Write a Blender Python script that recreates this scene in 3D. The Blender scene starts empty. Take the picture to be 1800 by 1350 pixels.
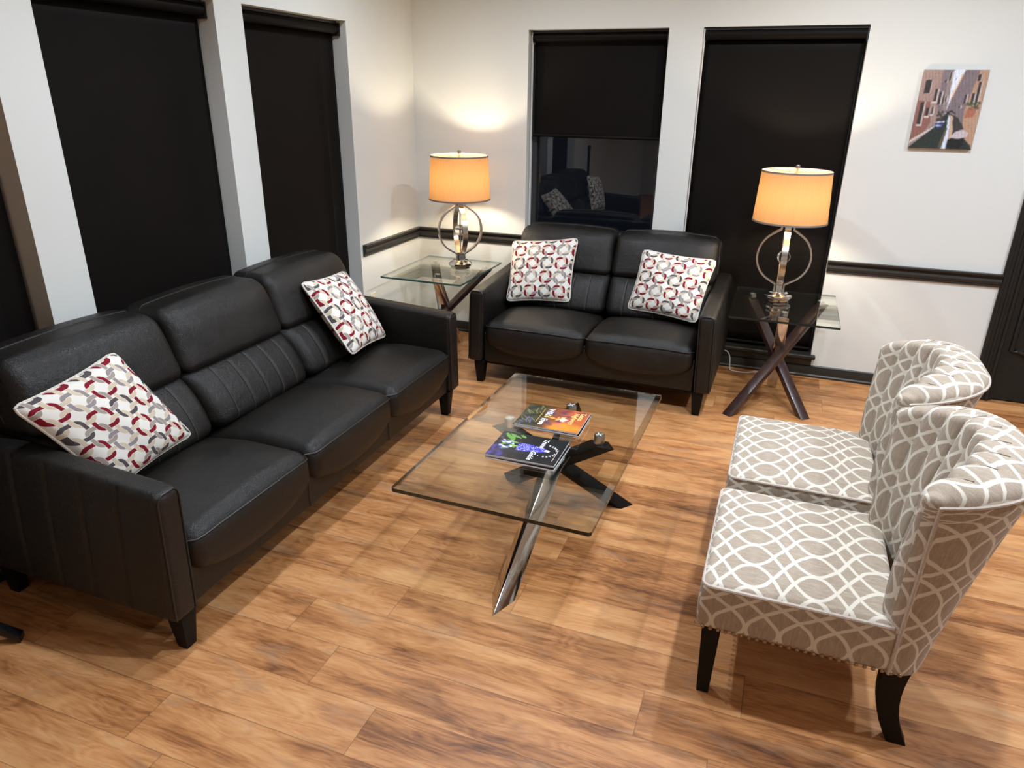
import bpy, bmesh, math, random
from math import sin, cos, pi, sqrt, atan2, radians, tan, exp, floor
from mathutils import Vector, Matrix, Euler

SC = bpy.context.scene
COL = SC.collection
random.seed(7)

# ------------------------------------------------------------------ camera
def make_camera():
    cd = bpy.data.cameras.new('camera')
    cd.sensor_fit = 'HORIZONTAL'
    cd.sensor_width = 36.0
    cd.lens = 1255.34 / 1800 * 36.0
    cd.clip_start = 0.05
    cam = bpy.data.objects.new('camera', cd)
    COL.objects.link(cam)
    yaw, pitch, roll = 0.3553, 0.3877, 0.0140
    f = Vector((-sin(yaw) * cos(pitch), cos(yaw) * cos(pitch), -sin(pitch)))
    r = Vector((cos(yaw), sin(yaw), 0))
    u = r.cross(f)
    r2 = cos(roll) * r + sin(roll) * u
    u2 = -sin(roll) * r + cos(roll) * u
    m = Matrix((r2, u2, -f)).transposed().to_4x4()
    m.translation = Vector((2.597, -4.901, 1.745))
    cam.matrix_world = m
    SC.camera = cam
make_camera()

# ------------------------------------------------------------------ world, lights, exposure
SC.view_settings.view_transform = 'Standard'
SC.view_settings.look = 'None'
SC.view_settings.exposure = -0.06
SC.view_settings.gamma = 1.0
SC.view_settings.use_curve_mapping = False
W = bpy.data.worlds.new('night')
SC.world = W
W.use_nodes = True
W.node_tree.nodes['Background'].inputs[0].default_value = (0.004, 0.005, 0.008, 1)
W.node_tree.nodes['Background'].inputs[1].default_value = 1.0

CEIL = 3.2
def can_or_fill_light(name, x, y, power, col=(0.77, 0.87, 1.0), size=118, blend=0.65, radius=0.05):
    ld = bpy.data.lights.new(name, 'SPOT')
    ld.energy = power
    ld.color = col
    ld.spot_size = radians(size)
    ld.spot_blend = blend
    ld.shadow_soft_size = radius
    o = bpy.data.objects.new(name, ld)
    o.location = (x, y, CEIL - 0.03)
    COL.objects.link(o)
for (x, y, p, cone) in ((1.15, -2.95, 145, 120), (3.0, -2.95, 200, 140), (1.15, -1.45, 120, 138), (3.0, -1.45, 165, 152), (4.85, -1.45, 165, 152), (4.85, -2.95, 140, 140), (3.3, -4.95, 32, 118), (3.0, -7.4, 220, 120), (6.0, -6.4, 240, 120)):  # last pair: added fill, bouncing neutral light off the unseen walls behind the camera
    can_or_fill_light('ceiling_can_or_fill_light', x, y, p, size=cone)
LAMP_STRENGTH = 520.0

# ------------------------------------------------------------------ materials
def mat(name):
    m = bpy.data.materials.new(name)
    m.use_nodes = True
    nt = m.node_tree
    b = nt.nodes['Principled BSDF']
    return m, nt, b

def N(nt, t, **kw):
    n = nt.nodes.new(t)
    for k, v in kw.items():
        setattr(n, k, v)
    return n

def L(nt, a, b):
    nt.links.new(a, b)

def math_(nt, op, a, b=None, c=None, clamp=False):
    n = nt.nodes.new('ShaderNodeMath')
    n.operation = op
    n.use_clamp = clamp
    for i, v in enumerate((a, b, c)):
        if v is None: continue
        if isinstance(v, (int, float)): n.inputs[i].default_value = v
        else: nt.links.new(v, n.inputs[i])
    return n.outputs[0]

def mixc(nt, fac, a, b):
    n = nt.nodes.new('ShaderNodeMix')
    n.data_type = 'RGBA'
    if isinstance(fac, (int, float)): n.inputs[0].default_value = fac
    else: nt.links.new(fac, n.inputs[0])
    for i, v in ((6, a), (7, b)):
        if isinstance(v, tuple): n.inputs[i].default_value = (*v, 1)
        else: nt.links.new(v, n.inputs[i])
    return n.outputs[2]

def ramp(nt, fac, stops, interp='LINEAR'):
    n = nt.nodes.new('ShaderNodeValToRGB')
    n.color_ramp.interpolation = interp
    el = n.color_ramp.elements
    while len(el) < len(stops): el.new(0.5)
    for e, (p, c) in zip(el, stops):
        e.position = p
        e.color = (*c, 1) if len(c) == 3 else c
    nt.links.new(fac, n.inputs[0])
    return n.outputs[0]

def noise(nt, vec, scale, detail=3, rough=0.5, dist=0.0):
    n = nt.nodes.new('ShaderNodeTexNoise')
    n.inputs['Scale'].default_value = scale
    n.inputs['Detail'].default_value = detail
    n.inputs['Roughness'].default_value = rough
    n.inputs['Distortion'].default_value = dist
    if vec is not None: nt.links.new(vec, n.inputs['Vector'])
    return n.outputs[0]

def bump(nt, b, h, strength=0.2, dist=0.01):
    n = nt.nodes.new('ShaderNodeBump')
    n.inputs['Strength'].default_value = strength
    n.inputs['Distance'].default_value = dist
    nt.links.new(h, n.inputs['Height'])
    nt.links.new(n.outputs[0], b.inputs['Normal'])

def mapping(nt, src, scale=(1, 1, 1), rot=(0, 0, 0), loc=(0, 0, 0)):
    n = nt.nodes.new('ShaderNodeMapping')
    n.inputs['Scale'].default_value = scale
    n.inputs['Rotation'].default_value = rot
    n.inputs['Location'].default_value = loc
    nt.links.new(src, n.inputs[0])
    return n.outputs[0]

def plain(name, col, rough=0.5, metal=0.0, nscale=None, namp=0.15, bstr=0.0, spec=0.5, coat=0.0, space='Object'):
    m, nt, b = mat(name)
    b.inputs['Roughness'].default_value = rough
    b.inputs['Metallic'].default_value = metal
    b.inputs['Specular IOR Level'].default_value = spec
    b.inputs['Coat Weight'].default_value = coat
    b.inputs['Coat Roughness'].default_value = 0.15
    tc = N(nt, 'ShaderNodeTexCoord')
    f = noise(nt, tc.outputs[space], nscale or 30, 4, 0.6)
    lo = tuple(c * (1 - namp) for c in col)
    hi = tuple(min(1, c * (1 + namp)) for c in col)
    L(nt, mixc(nt, f, lo, hi), b.inputs['Base Color'])
    if bstr: bump(nt, b, f, bstr, 0.004)
    return m

M = {}
M['wall'] = plain('wall_paint', (0.70, 0.71, 0.665), 0.75, nscale=140, namp=0.02, bstr=0.06, spec=0.2)
M['ceiling'] = plain('ceiling_paint', (0.85, 0.85, 0.83), 0.9, nscale=90, namp=0.02, spec=0.1)
M['trim'] = plain('espresso_painted_wood', (0.022, 0.0195, 0.016), 0.38, nscale=12, namp=0.25, bstr=0.05, spec=0.4)
M['door'] = plain('black_brown_door_wood', (0.014, 0.0135, 0.0115), 0.45, nscale=20, namp=0.3, bstr=0.08, spec=0.3)
M['frame'] = plain('window_frame_dark', (0.03, 0.03, 0.032), 0.4)
M['legwood'] = plain('black_stained_wood', (0.0045, 0.004, 0.0035), 0.5, nscale=20, spec=0.18)
M['chrome'] = plain('polished_chrome', (0.72, 0.71, 0.70), 0.09, 1.0, nscale=8, namp=0.03)
M['steel'] = plain('brushed_steel', (0.78, 0.78, 0.77), 0.3, 1.0, nscale=60, namp=0.05)
M['nickel'] = plain('brushed_nickel', (0.58, 0.55, 0.51), 0.24, 1.0, nscale=60, namp=0.05)
M['cross'] = plain('white_cross_glint', (0.85, 0.85, 0.85), 0.4)  # painted glint of the ceiling lights on the table knobs
M['bronze'] = plain('antique_brass_nail', (0.35, 0.24, 0.13), 0.3, 1.0, nscale=60)
M['plate'] = plain('outlet_plastic', (0.75, 0.68, 0.5), 0.4)
M['cord'] = plain('cord_plastic', (0.7, 0.7, 0.68), 0.4)
M['paper'] = plain('paper_block', (0.80, 0.80, 0.84), 0.6, nscale=300, namp=0.1)
M['black'] = plain('black_lacquer', (0.006, 0.006, 0.006), 0.25)
M['chain'] = plain('bead_chain', (0.75, 0.73, 0.68), 0.4)
M['band'] = plain('shade_trim_band', (0.20, 0.165, 0.15), 0.8)

def dark_leg_wood():
    m, nt, b = mat('mahogany_stain')
    tc = N(nt, 'ShaderNodeTexCoord')
    v = mapping(nt, tc.outputs['Object'], (6, 6, 6))
    f = noise(nt, v, 6, 5, 0.6, 0.4)
    L(nt, ramp(nt, f, [(0.3, (0.022, 0.010, 0.009)), (0.7, (0.05, 0.021, 0.018))]), b.inputs['Base Color'])
    b.inputs['Roughness'].default_value = 0.3
    b.inputs['Coat Weight'].default_value = 0.5
    return m
M['mahogany'] = dark_leg_wood()

def leather():
    m, nt, b = mat('charcoal_leather')
    tc = N(nt, 'ShaderNodeTexCoord')
    o = tc.outputs['Object']
    f1 = noise(nt, o, 5, 4, 0.6, 0.5)
    f2 = noise(nt, o, 45, 3, 0.6)
    fm = math_(nt, 'MULTIPLY_ADD', f2, 0.25, math_(nt, 'MULTIPLY', f1, 0.75))
    L(nt, ramp(nt, fm, [(0.3, (0.0055, 0.0045, 0.0034)), (0.55, (0.0088, 0.0073, 0.0056)), (0.75, (0.0165, 0.0132, 0.0096))]), b.inputs['Base Color'])
    L(nt, ramp(nt, f1, [(0.3, (0.33,) * 3), (0.7, (0.46,) * 3)]), b.inputs['Roughness'])
    vor = N(nt, 'ShaderNodeTexVoronoi')
    vor.feature = 'DISTANCE_TO_EDGE'
    vor.inputs['Scale'].default_value = 260
    L(nt, o, vor.inputs['Vector'])
    e = ramp(nt, vor.outputs['Distance'], [(0.0, (0,) * 3), (0.18, (1,) * 3)])
    wr = noise(nt, mapping(nt, o, (1, 1, 1)), 22, 4, 0.65, 0.8)
    h = math_(nt, 'MULTIPLY_ADD', e, 0.25, math_(nt, 'MULTIPLY', wr, 1.2))
    bump(nt, b, h, 0.38, 0.008)
    b.inputs['Specular IOR Level'].default_value = 0.4
    return m
M['leather'] = leather()
M['seam'] = plain('leather_seam', (0.014, 0.0125, 0.011), 0.45, nscale=200, bstr=0.2)
M['stitch'] = plain('stitched_seam_thread', (0.05, 0.045, 0.04), 0.5, nscale=300)

def floor_mat():
    m, nt, b = mat('oak_plank_floor')
    tc = N(nt, 'ShaderNodeTexCoord')
    sx = N(nt, 'ShaderNodeSeparateXYZ'); L(nt, tc.outputs['Object'], sx.inputs[0])
    X, Y = sx.outputs[0], sx.outputs[1]
    PW, PL = 0.182, 1.22
    ry = math_(nt, 'DIVIDE', math_(nt, 'ADD', Y, 20.06), PW)
    row = math_(nt, 'FLOOR', ry)
    wn = N(nt, 'ShaderNodeTexWhiteNoise', noise_dimensions='1D'); L(nt, row, wn.inputs['W'])
    rx = math_(nt, 'DIVIDE', math_(nt, 'MULTIPLY_ADD', wn.outputs[0], 3.7, math_(nt, 'ADD', X, 20)), PL)
    colm = math_(nt, 'FLOOR', rx)
    cid = N(nt, 'ShaderNodeCombineXYZ'); L(nt, row, cid.inputs[0]); L(nt, colm, cid.inputs[1])
    wn2 = N(nt, 'ShaderNodeTexWhiteNoise', noise_dimensions='2D'); L(nt, cid.outputs[0], wn2.inputs['Vector'])
    pid = wn2.outputs[0]
    # position inside a plank-specific slab of noise space
    v = N(nt, 'ShaderNodeCombineXYZ')
    L(nt, X, v.inputs[0]); L(nt, Y, v.inputs[1]); L(nt, math_(nt, 'MULTIPLY', pid, 37.0), v.inputs[2])
    vv = v.outputs[0]
    broad = noise(nt, mapping(nt, vv, (1.6, 7.5, 1)), 1.6, 4, 0.55, 0.6)
    cath = noise(nt, mapping(nt, vv, (1.7, 9, 1)), 1.5, 2, 0.45, 0.3)
    rings = math_(nt, 'FRACT', math_(nt, 'MULTIPLY', cath, 13.0))
    rings = math_(nt, 'ABSOLUTE', math_(nt, 'SUBTRACT', rings, 0.5))
    fine = noise(nt, mapping(nt, vv, (7, 120, 1)), 2.2, 4, 0.7, 0.2)
    mid = noise(nt, mapping(nt, vv, (2.5, 34, 1)), 2.0, 4, 0.65, 0.8)
    f = math_(nt, 'MULTIPLY_ADD', broad, 0.80, math_(nt, 'MULTIPLY', fine, 0.20))
    f = math_(nt, 'MULTIPLY_ADD', math_(nt, 'SUBTRACT', mid, 0.5), 0.31, f)
    f = math_(nt, 'MULTIPLY_ADD', math_(nt, 'SUBTRACT', rings, 0.25), 0.16, f)
    f = math_(nt, 'MULTIPLY_ADD', math_(nt, 'SUBTRACT', pid, 0.5), 0.20, f)
    colr = ramp(nt, f, [(0.24, (0.100, 0.034, 0.010)), (0.37, (0.265, 0.102, 0.031)), (0.48, (0.42, 0.178, 0.060)), (0.61, (0.54, 0.258, 0.098)), (0.78, (0.63, 0.345, 0.150))])
    # greyed, weathered patches
    g = noise(nt, mapping(nt, vv, (2.2, 6, 1), loc=(5, 3, 2)), 1.8, 3, 0.6, 0.8)
    gm = ramp(nt, g, [(0.56, (0,) * 3), (0.74, (0.55,) * 3)])
    colr = mixc(nt, gm, colr, (0.30, 0.19, 0.115))
    # knots: sparse dark ovals
    vor = N(nt, 'ShaderNodeTexVoronoi'); vor.inputs['Scale'].default_value = 1.0
    nd = N(nt, 'ShaderNodeTexNoise'); nd.inputs['Scale'].default_value = 9; L(nt, vv, nd.inputs['Vector'])
    addv = N(nt, 'ShaderNodeVectorMath', operation='MULTIPLY_ADD')
    L(nt, nd.outputs['Color'], addv.inputs[0]); addv.inputs[1].default_value = (0.35, 0.35, 0); L(nt, mapping(nt, vv, (1.3, 3.6, 1)), addv.inputs[2])
    L(nt, addv.outputs[0], vor.inputs['Vector'])
    kd = ramp(nt, vor.outputs['Distance'], [(0.0, (1,) * 3), (0.04, (0.8,) * 3), (0.15, (0.0,) * 3)])
    colr = mixc(nt, math_(nt, 'MULTIPLY', kd, 0.6), colr, (0.085, 0.038, 0.018))
    # joints
    fy = math_(nt, 'FRACT', ry); fx = math_(nt, 'FRACT', rx)
    ey = math_(nt, 'MULTIPLY', math_(nt, 'MINIMUM', fy, math_(nt, 'SUBTRACT', 1.0, fy)), PW)
    ex = math_(nt, 'MULTIPLY', math_(nt, 'MINIMUM', fx, math_(nt, 'SUBTRACT', 1.0, fx)), PL)
    e = math_(nt, 'MINIMUM', ey, ex)
    jm = ramp(nt, math_(nt, 'MULTIPLY', e, 100.0), [(0.0, (1,) * 3), (0.22, (0,) * 3)])
    colr = mixc(nt, math_(nt, 'MULTIPLY', jm, 0.6), colr, (0.07, 0.03, 0.013))
    L(nt, colr, b.inputs['Base Color'])
    rg = math_(nt, 'MULTIPLY_ADD', fine, 0.18, 0.36)
    L(nt, rg, b.inputs['Roughness'])
    b.inputs['Specular IOR Level'].default_value = 0.4
    h = math_(nt, 'MULTIPLY_ADD', fine, 0.35, math_(nt, 'MULTIPLY', jm, -1.0))
    bump(nt, b, h, 0.12, 0.003)
    return m
M['floor'] = floor_mat()

def shade_fabric_blind():
    m, nt, b = mat('dark_screen_fabric')
    tc = N(nt, 'ShaderNodeTexCoord')
    o = tc.outputs['Object']
    f = noise(nt, o, 420, 2, 0.7)
    f2 = noise(nt, o, 3, 2, 0.5)
    fm = math_(nt, 'MULTIPLY_ADD', f2, 0.3, math_(nt, 'MULTIPLY', f, 0.7))
    L(nt, ramp(nt, fm, [(0.3, (0.0028, 0.0020, 0.0015)), (0.7, (0.0075, 0.0058, 0.0046))]), b.inputs['Base Color'])
    b.inputs['Roughness'].default_value = 0.62
    b.inputs['Specular IOR Level'].default_value = 0.12
    bump(nt, b, f, 0.15, 0.002)
    return m
M['blind'] = shade_fabric_blind()

def lampshade_mat():
    m, nt, b = mat('lampshade_linen')
    nt.nodes.remove(b)
    out = nt.nodes['Material Output']
    tc = N(nt, 'ShaderNodeTexCoord')
    f = noise(nt, mapping(nt, tc.outputs['Object'], (70, 70, 3)), 3, 3, 0.6)
    c = mixc(nt, f, (0.42, 0.27, 0.145), (0.52, 0.35, 0.20))
    d = N(nt, 'ShaderNodeBsdfDiffuse'); L(nt, c, d.inputs[0])
    t = N(nt, 'ShaderNodeBsdfTranslucent'); L(nt, mixc(nt, f, (0.170, 0.079, 0.0225), (0.215, 0.106, 0.033)), t.inputs[0])
    mx = N(nt, 'ShaderNodeMixShader'); mx.inputs[0].default_value = 0.36
    L(nt, d.outputs[0], mx.inputs[1]); L(nt, t.outputs[0], mx.inputs[2])
    L(nt, mx.outputs[0], out.inputs[0])
    return m
M['lampshade'] = lampshade_mat()
M['lampliner'] = plain('lampshade_white_liner', (0.85, 0.82, 0.75), 0.7)

def bulb_mat():
    m, nt, b = mat('lit_bulb')
    nt.nodes.remove(b)
    e = N(nt, 'ShaderNodeEmission')
    e.inputs[0].default_value = (1.0, 0.86, 0.66, 1)
    e.inputs[1].default_value = LAMP_STRENGTH
    L(nt, e.outputs[0], nt.nodes['Material Output'].inputs[0])
    return m
M['bulb'] = bulb_mat()

def glass(name, tint, refl=1.0, rough=0.0):
    """architectural sheet glass: clear body with a Schlick mirror coat"""
    m, nt, b = mat(name)
    nt.nodes.remove(b)
    lw = N(nt, 'ShaderNodeLayerWeight'); lw.inputs[0].default_value = 0.5
    fac = math_(nt, 'POWER', lw.outputs['Facing'], 4.0)
    fac = math_(nt, 'MULTIPLY_ADD', fac, 0.9, 0.045)
    fac = math_(nt, 'MULTIPLY', fac, refl, clamp=True)
    t = N(nt, 'ShaderNodeBsdfTransparent'); t.inputs[0].default_value = (*tint, 1)
    g = N(nt, 'ShaderNodeBsdfGlossy'); g.inputs['Roughness'].default_value = rough
    g.inputs['Color'].default_value = (1, 1, 1, 1)
    mx = N(nt, 'ShaderNodeMixShader'); L(nt, fac, mx.inputs[0])
    L(nt, t.outputs[0], mx.inputs[1]); L(nt, g.outputs[0], mx.inputs[2])
    L(nt, mx.outputs[0], nt.nodes['Material Output'].inputs[0])
    return m
M['glass'] = glass('table_glass', (0.94, 0.95, 0.915))
M['pane'] = glass('window_glass', (0.9, 0.92, 0.92))

def glass_edge(name, col):
    m, nt, b = mat(name)
    tc = N(nt, 'ShaderNodeTexCoord')
    f = noise(nt, tc.outputs['Object'], 14, 2, 0.5)
    L(nt, mixc(nt, f, tuple(c * 0.6 for c in col), tuple(c * 1.4 for c in col)), b.inputs['Base Color'])
    b.inputs['Roughness'].default_value = 0.06
    b.inputs['Transmission Weight'].default_value = 0.25
    return m
M['glass_edge_dark'] = glass_edge('glass_edge_dark', (0.012, 0.02, 0.018))
M['glass_edge_green'] = glass_edge('glass_edge_green', (0.03, 0.10, 0.085))

def glass_bevel():
    m, nt, b = mat('glass_bevel_band')
    nt.nodes.remove(b)
    t = N(nt, 'ShaderNodeBsdfTransparent'); t.inputs[0].default_value = (0.86, 0.86, 0.80, 1)
    g = N(nt, 'ShaderNodeBsdfGlossy'); g.inputs['Roughness'].default_value = 0.01
    mx = N(nt, 'ShaderNodeMixShader'); mx.inputs[0].default_value = 0.24
    L(nt, t.outputs[0], mx.inputs[1]); L(nt, g.outputs[0], mx.inputs[2])
    L(nt, mx.outputs[0], nt.nodes['Material Output'].inputs[0])
    return m
M['glass_bevel'] = glass_bevel()

def crystal():
    m, nt, b = mat('crystal_ball')
    b.inputs['Transmission Weight'].default_value = 1.0
    b.inputs['Roughness'].default_value = 0.0
    b.inputs['IOR'].default_value = 1.5
    return m
M['crystal'] = crystal()

def rbox_sdf(nt, px, py, hs, rad):
    ax = math_(nt, 'SUBTRACT', math_(nt, 'ABSOLUTE', px), hs - rad)
    ay = math_(nt, 'SUBTRACT', math_(nt, 'ABSOLUTE', py), hs - rad)
    mx = math_(nt, 'MAXIMUM', ax, 0.0); my = math_(nt, 'MAXIMUM', ay, 0.0)
    l = math_(nt, 'SQRT', math_(nt, 'ADD', math_(nt, 'MULTIPLY', mx, mx), math_(nt, 'MULTIPLY', my, my)))
    ins = math_(nt, 'MINIMUM', math_(nt, 'MAXIMUM', ax, ay), 0.0)
    return math_(nt, 'SUBTRACT', math_(nt, 'ADD', l, ins), rad)

def link_fabric():
    """cream cloth woven with interlocking rounded links"""
    m, nt, b = mat('chain_link_cushion_cloth')
    tc = N(nt, 'ShaderNodeTexCoord')
    sp = N(nt, 'ShaderNodeSeparateXYZ'); L(nt, tc.outputs['UV'], sp.inputs[0])
    P = 0.098
    U = math_(nt, 'DIVIDE', sp.outputs[0], P); V = math_(nt, 'DIVIDE', sp.outputs[1], P)
    HS, RAD, HW = 0.36, 0.19, 0.074
    def lattice(off):
        u = math_(nt, 'ADD', U, 20 + off); v = math_(nt, 'ADD', V, 20 + off)
        i = math_(nt, 'FLOOR', u); j = math_(nt, 'FLOOR', v)
        px = math_(nt, 'SUBTRACT', math_(nt, 'FRACT', u), 0.5); py = math_(nt, 'SUBTRACT', math_(nt, 'FRACT', v), 0.5)
        d = math_(nt, 'ABSOLUTE', rbox_sdf(nt, px, py, HS, RAD))
        ring = math_(nt, 'LESS_THAN', d, HW)
        gap = math_(nt, 'LESS_THAN', d, HW + 0.014)
        return i, j, px, py, ring, gap
    i, j, px, py, ring, gap = lattice(0.0)
    i2, j2, qx, qy, ring2, gap2 = lattice(0.5)
    par = math_(nt, 'MODULO', math_(nt, 'ADD', i, j), 2.0)
    jp = math_(nt, 'MODULO', j, 2.0)
    darkc = mixc(nt, jp, (0.085, 0.072, 0.075), (0.27, 0.235, 0.235))
    c1 = mixc(nt, par, darkc, (0.20, 0.010, 0.022))
    par2 = math_(nt, 'MODULO', math_(nt, 'ADD', i2, math_(nt, 'MULTIPLY', j2, 2.0)), 3.0)
    c2 = mixc(nt, math_(nt, 'GREATER_THAN', par2, 1.5), (0.60, 0.50, 0.36), (0.33, 0.28, 0.235))
    tone = noise(nt, mapping(nt, tc.outputs['UV'], (900, 900, 1)), 1.0, 2, 0.6)
    base = mixc(nt, tone, (0.66, 0.63, 0.56), (0.82, 0.79, 0.72))
    sA = math_(nt, 'GREATER_THAN', math_(nt, 'ABSOLUTE', px), math_(nt, 'ABSOLUTE', py))
    sB = math_(nt, 'LESS_THAN', math_(nt, 'MULTIPLY', px, py), 0.0)
    over = math_(nt, 'ABSOLUTE', math_(nt, 'SUBTRACT', sA, sB))    # which link passes on top
    n_over = math_(nt, 'SUBTRACT', 1.0, over)
    # under link is hidden near the upper one
    r2 = math_(nt, 'MULTIPLY', ring2, math_(nt, 'SUBTRACT', 1.0, math_(nt, 'MULTIPLY', gap, over)))
    r1 = math_(nt, 'MULTIPLY', ring, math_(nt, 'SUBTRACT', 1.0, math_(nt, 'MULTIPLY', gap2, n_over)))
    c = mixc(nt, r2, base, c2)
    c = mixc(nt, r1, c, c1)
    L(nt, c, b.inputs['Base Color'])
    b.inputs['Roughness'].default_value = 0.85
    b.inputs['Specular IOR Level'].default_value = 0.15
    bump(nt, b, tone, 0.25, 0.001)
    return m
M['links'] = link_fabric()
M['cushion_piping'] = plain('cream_piping_cord', (0.62, 0.57, 0.49), 0.8, nscale=120, namp=0.3)

def trellis_fabric():
    """taupe cloth with wavy cream lattice lines"""
    m, nt, b = mat('trellis_upholstery')
    tc = N(nt, 'ShaderNodeTexCoord')
    uv = tc.outputs['UV']
    wob = N(nt, 'ShaderNodeTexNoise'); wob.inputs['Scale'].default_value = 11; wob.inputs['Detail'].default_value = 2
    L(nt, uv, wob.inputs['Vector'])
    av = N(nt, 'ShaderNodeVectorMath', operation='MULTIPLY_ADD')
    L(nt, wob.outputs['Color'], av.inputs[0]); av.inputs[1].default_value = (0.016, 0.016, 0); L(nt, uv, av.inputs[2])
    fz = N(nt, 'ShaderNodeTexNoise'); fz.inputs['Scale'].default_value = 420; fz.inputs['Detail'].default_value = 1
    L(nt, uv, fz.inputs['Vector'])
    sp = N(nt, 'ShaderNodeSeparateXYZ'); L(nt, av.outputs[0], sp.inputs[0])
    U, V = sp.outputs[0], sp.outputs[1]
    H, LL = 0.095, 0.352
    A, K = 0.975 * 0.095, 2 * pi / 0.352
    ang = math_(nt, 'MULTIPLY', U, K)
    ph = math_(nt, 'MULTIPLY', math_(nt, 'COSINE', ang), A)
    sl = math_(nt, 'MULTIPLY', math_(nt, 'SINE', ang), A * K)
    nrm = math_(nt, 'SQRT', math_(nt, 'MULTIPLY_ADD', sl, sl, 1.0))
    def fam(sign):
        t = math_(nt, 'DIVIDE', math_(nt, 'MULTIPLY_ADD', ph, sign, V), H)
        t = math_(nt, 'ADD', t, 40.5)
        fr = math_(nt, 'ABSOLUTE', math_(nt, 'SUBTRACT', math_(nt, 'FRACT', t), 0.5))
        return math_(nt, 'DIVIDE', math_(nt, 'MULTIPLY', fr, H), nrm)
    d = math_(nt, 'MINIMUM', fam(1.0), fam(-1.0))
    d = math_(nt, 'ADD', d, math_(nt, 'MULTIPLY', math_(nt, 'SUBTRACT', fz.outputs[0], 0.5), 0.003))
    line = ramp(nt, math_(nt, 'MULTIPLY', d, 100.0), [(0.46, (1,) * 3), (0.62, (0,) * 3)])
    n1 = noise(nt, mapping(nt, uv, (8, 45, 1)), 3, 5, 0.75, 0.4)
    n2 = noise(nt, uv, 420, 2, 0.7)
    nn = math_(nt, 'MULTIPLY_ADD', n2, 0.5, math_(nt, 'MULTIPLY', n1, 0.5))
    base = ramp(nt, nn, [(0.35, (0.275, 0.215, 0.158)), (0.52, (0.365, 0.295, 0.222)), (0.68, (0.52, 0.45, 0.355))])
    c = mixc(nt, line, base, (0.65, 0.60, 0.50))
    L(nt, c, b.inputs['Base Color'])
    b.inputs['Roughness'].default_value = 0.8
    b.inputs['Specular IOR Level'].default_value = 0.2
    b.inputs['Sheen Weight'].default_value = 0.15
    bump(nt, b, n2, 0.2, 0.001)
    return m
M['trellis'] = trellis_fabric()
M['chair_piping'] = plain('chair_welt_cord', (0.50, 0.43, 0.36), 0.75, nscale=90, namp=0.35)

def vcol_mat(name, rough=0.3, spec=0.5):
    m, nt, b = mat(name)
    a = N(nt, 'ShaderNodeAttribute'); a.attribute_name = 'print'
    tc = N(nt, 'ShaderNodeTexCoord')
    f = noise(nt, tc.outputs['Object'], 60, 2, 0.5)
    L(nt, mixc(nt, math_(nt, 'MULTIPLY', f, 0.06), a.outputs['Color'], (0.5, 0.5, 0.5)), b.inputs['Base Color'])
    b.inputs['Roughness'].default_value = rough
    b.inputs['Specular IOR Level'].default_value = spec
    return m
M['cover'] = vcol_mat('printed_cover', 0.22)
M['canvas'] = vcol_mat('printed_canvas', 0.6, 0.2)
M['ink_white'] = plain('white_ink', (0.85, 0.85, 0.85), 0.4, namp=0.02)
M['ink_yellow'] = plain('yellow_ink', (0.85, 0.60, 0.18), 0.4, namp=0.02)
M['ink_pink'] = plain('pale_pink_ink', (0.75, 0.55, 0.55), 0.4, namp=0.02)

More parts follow.
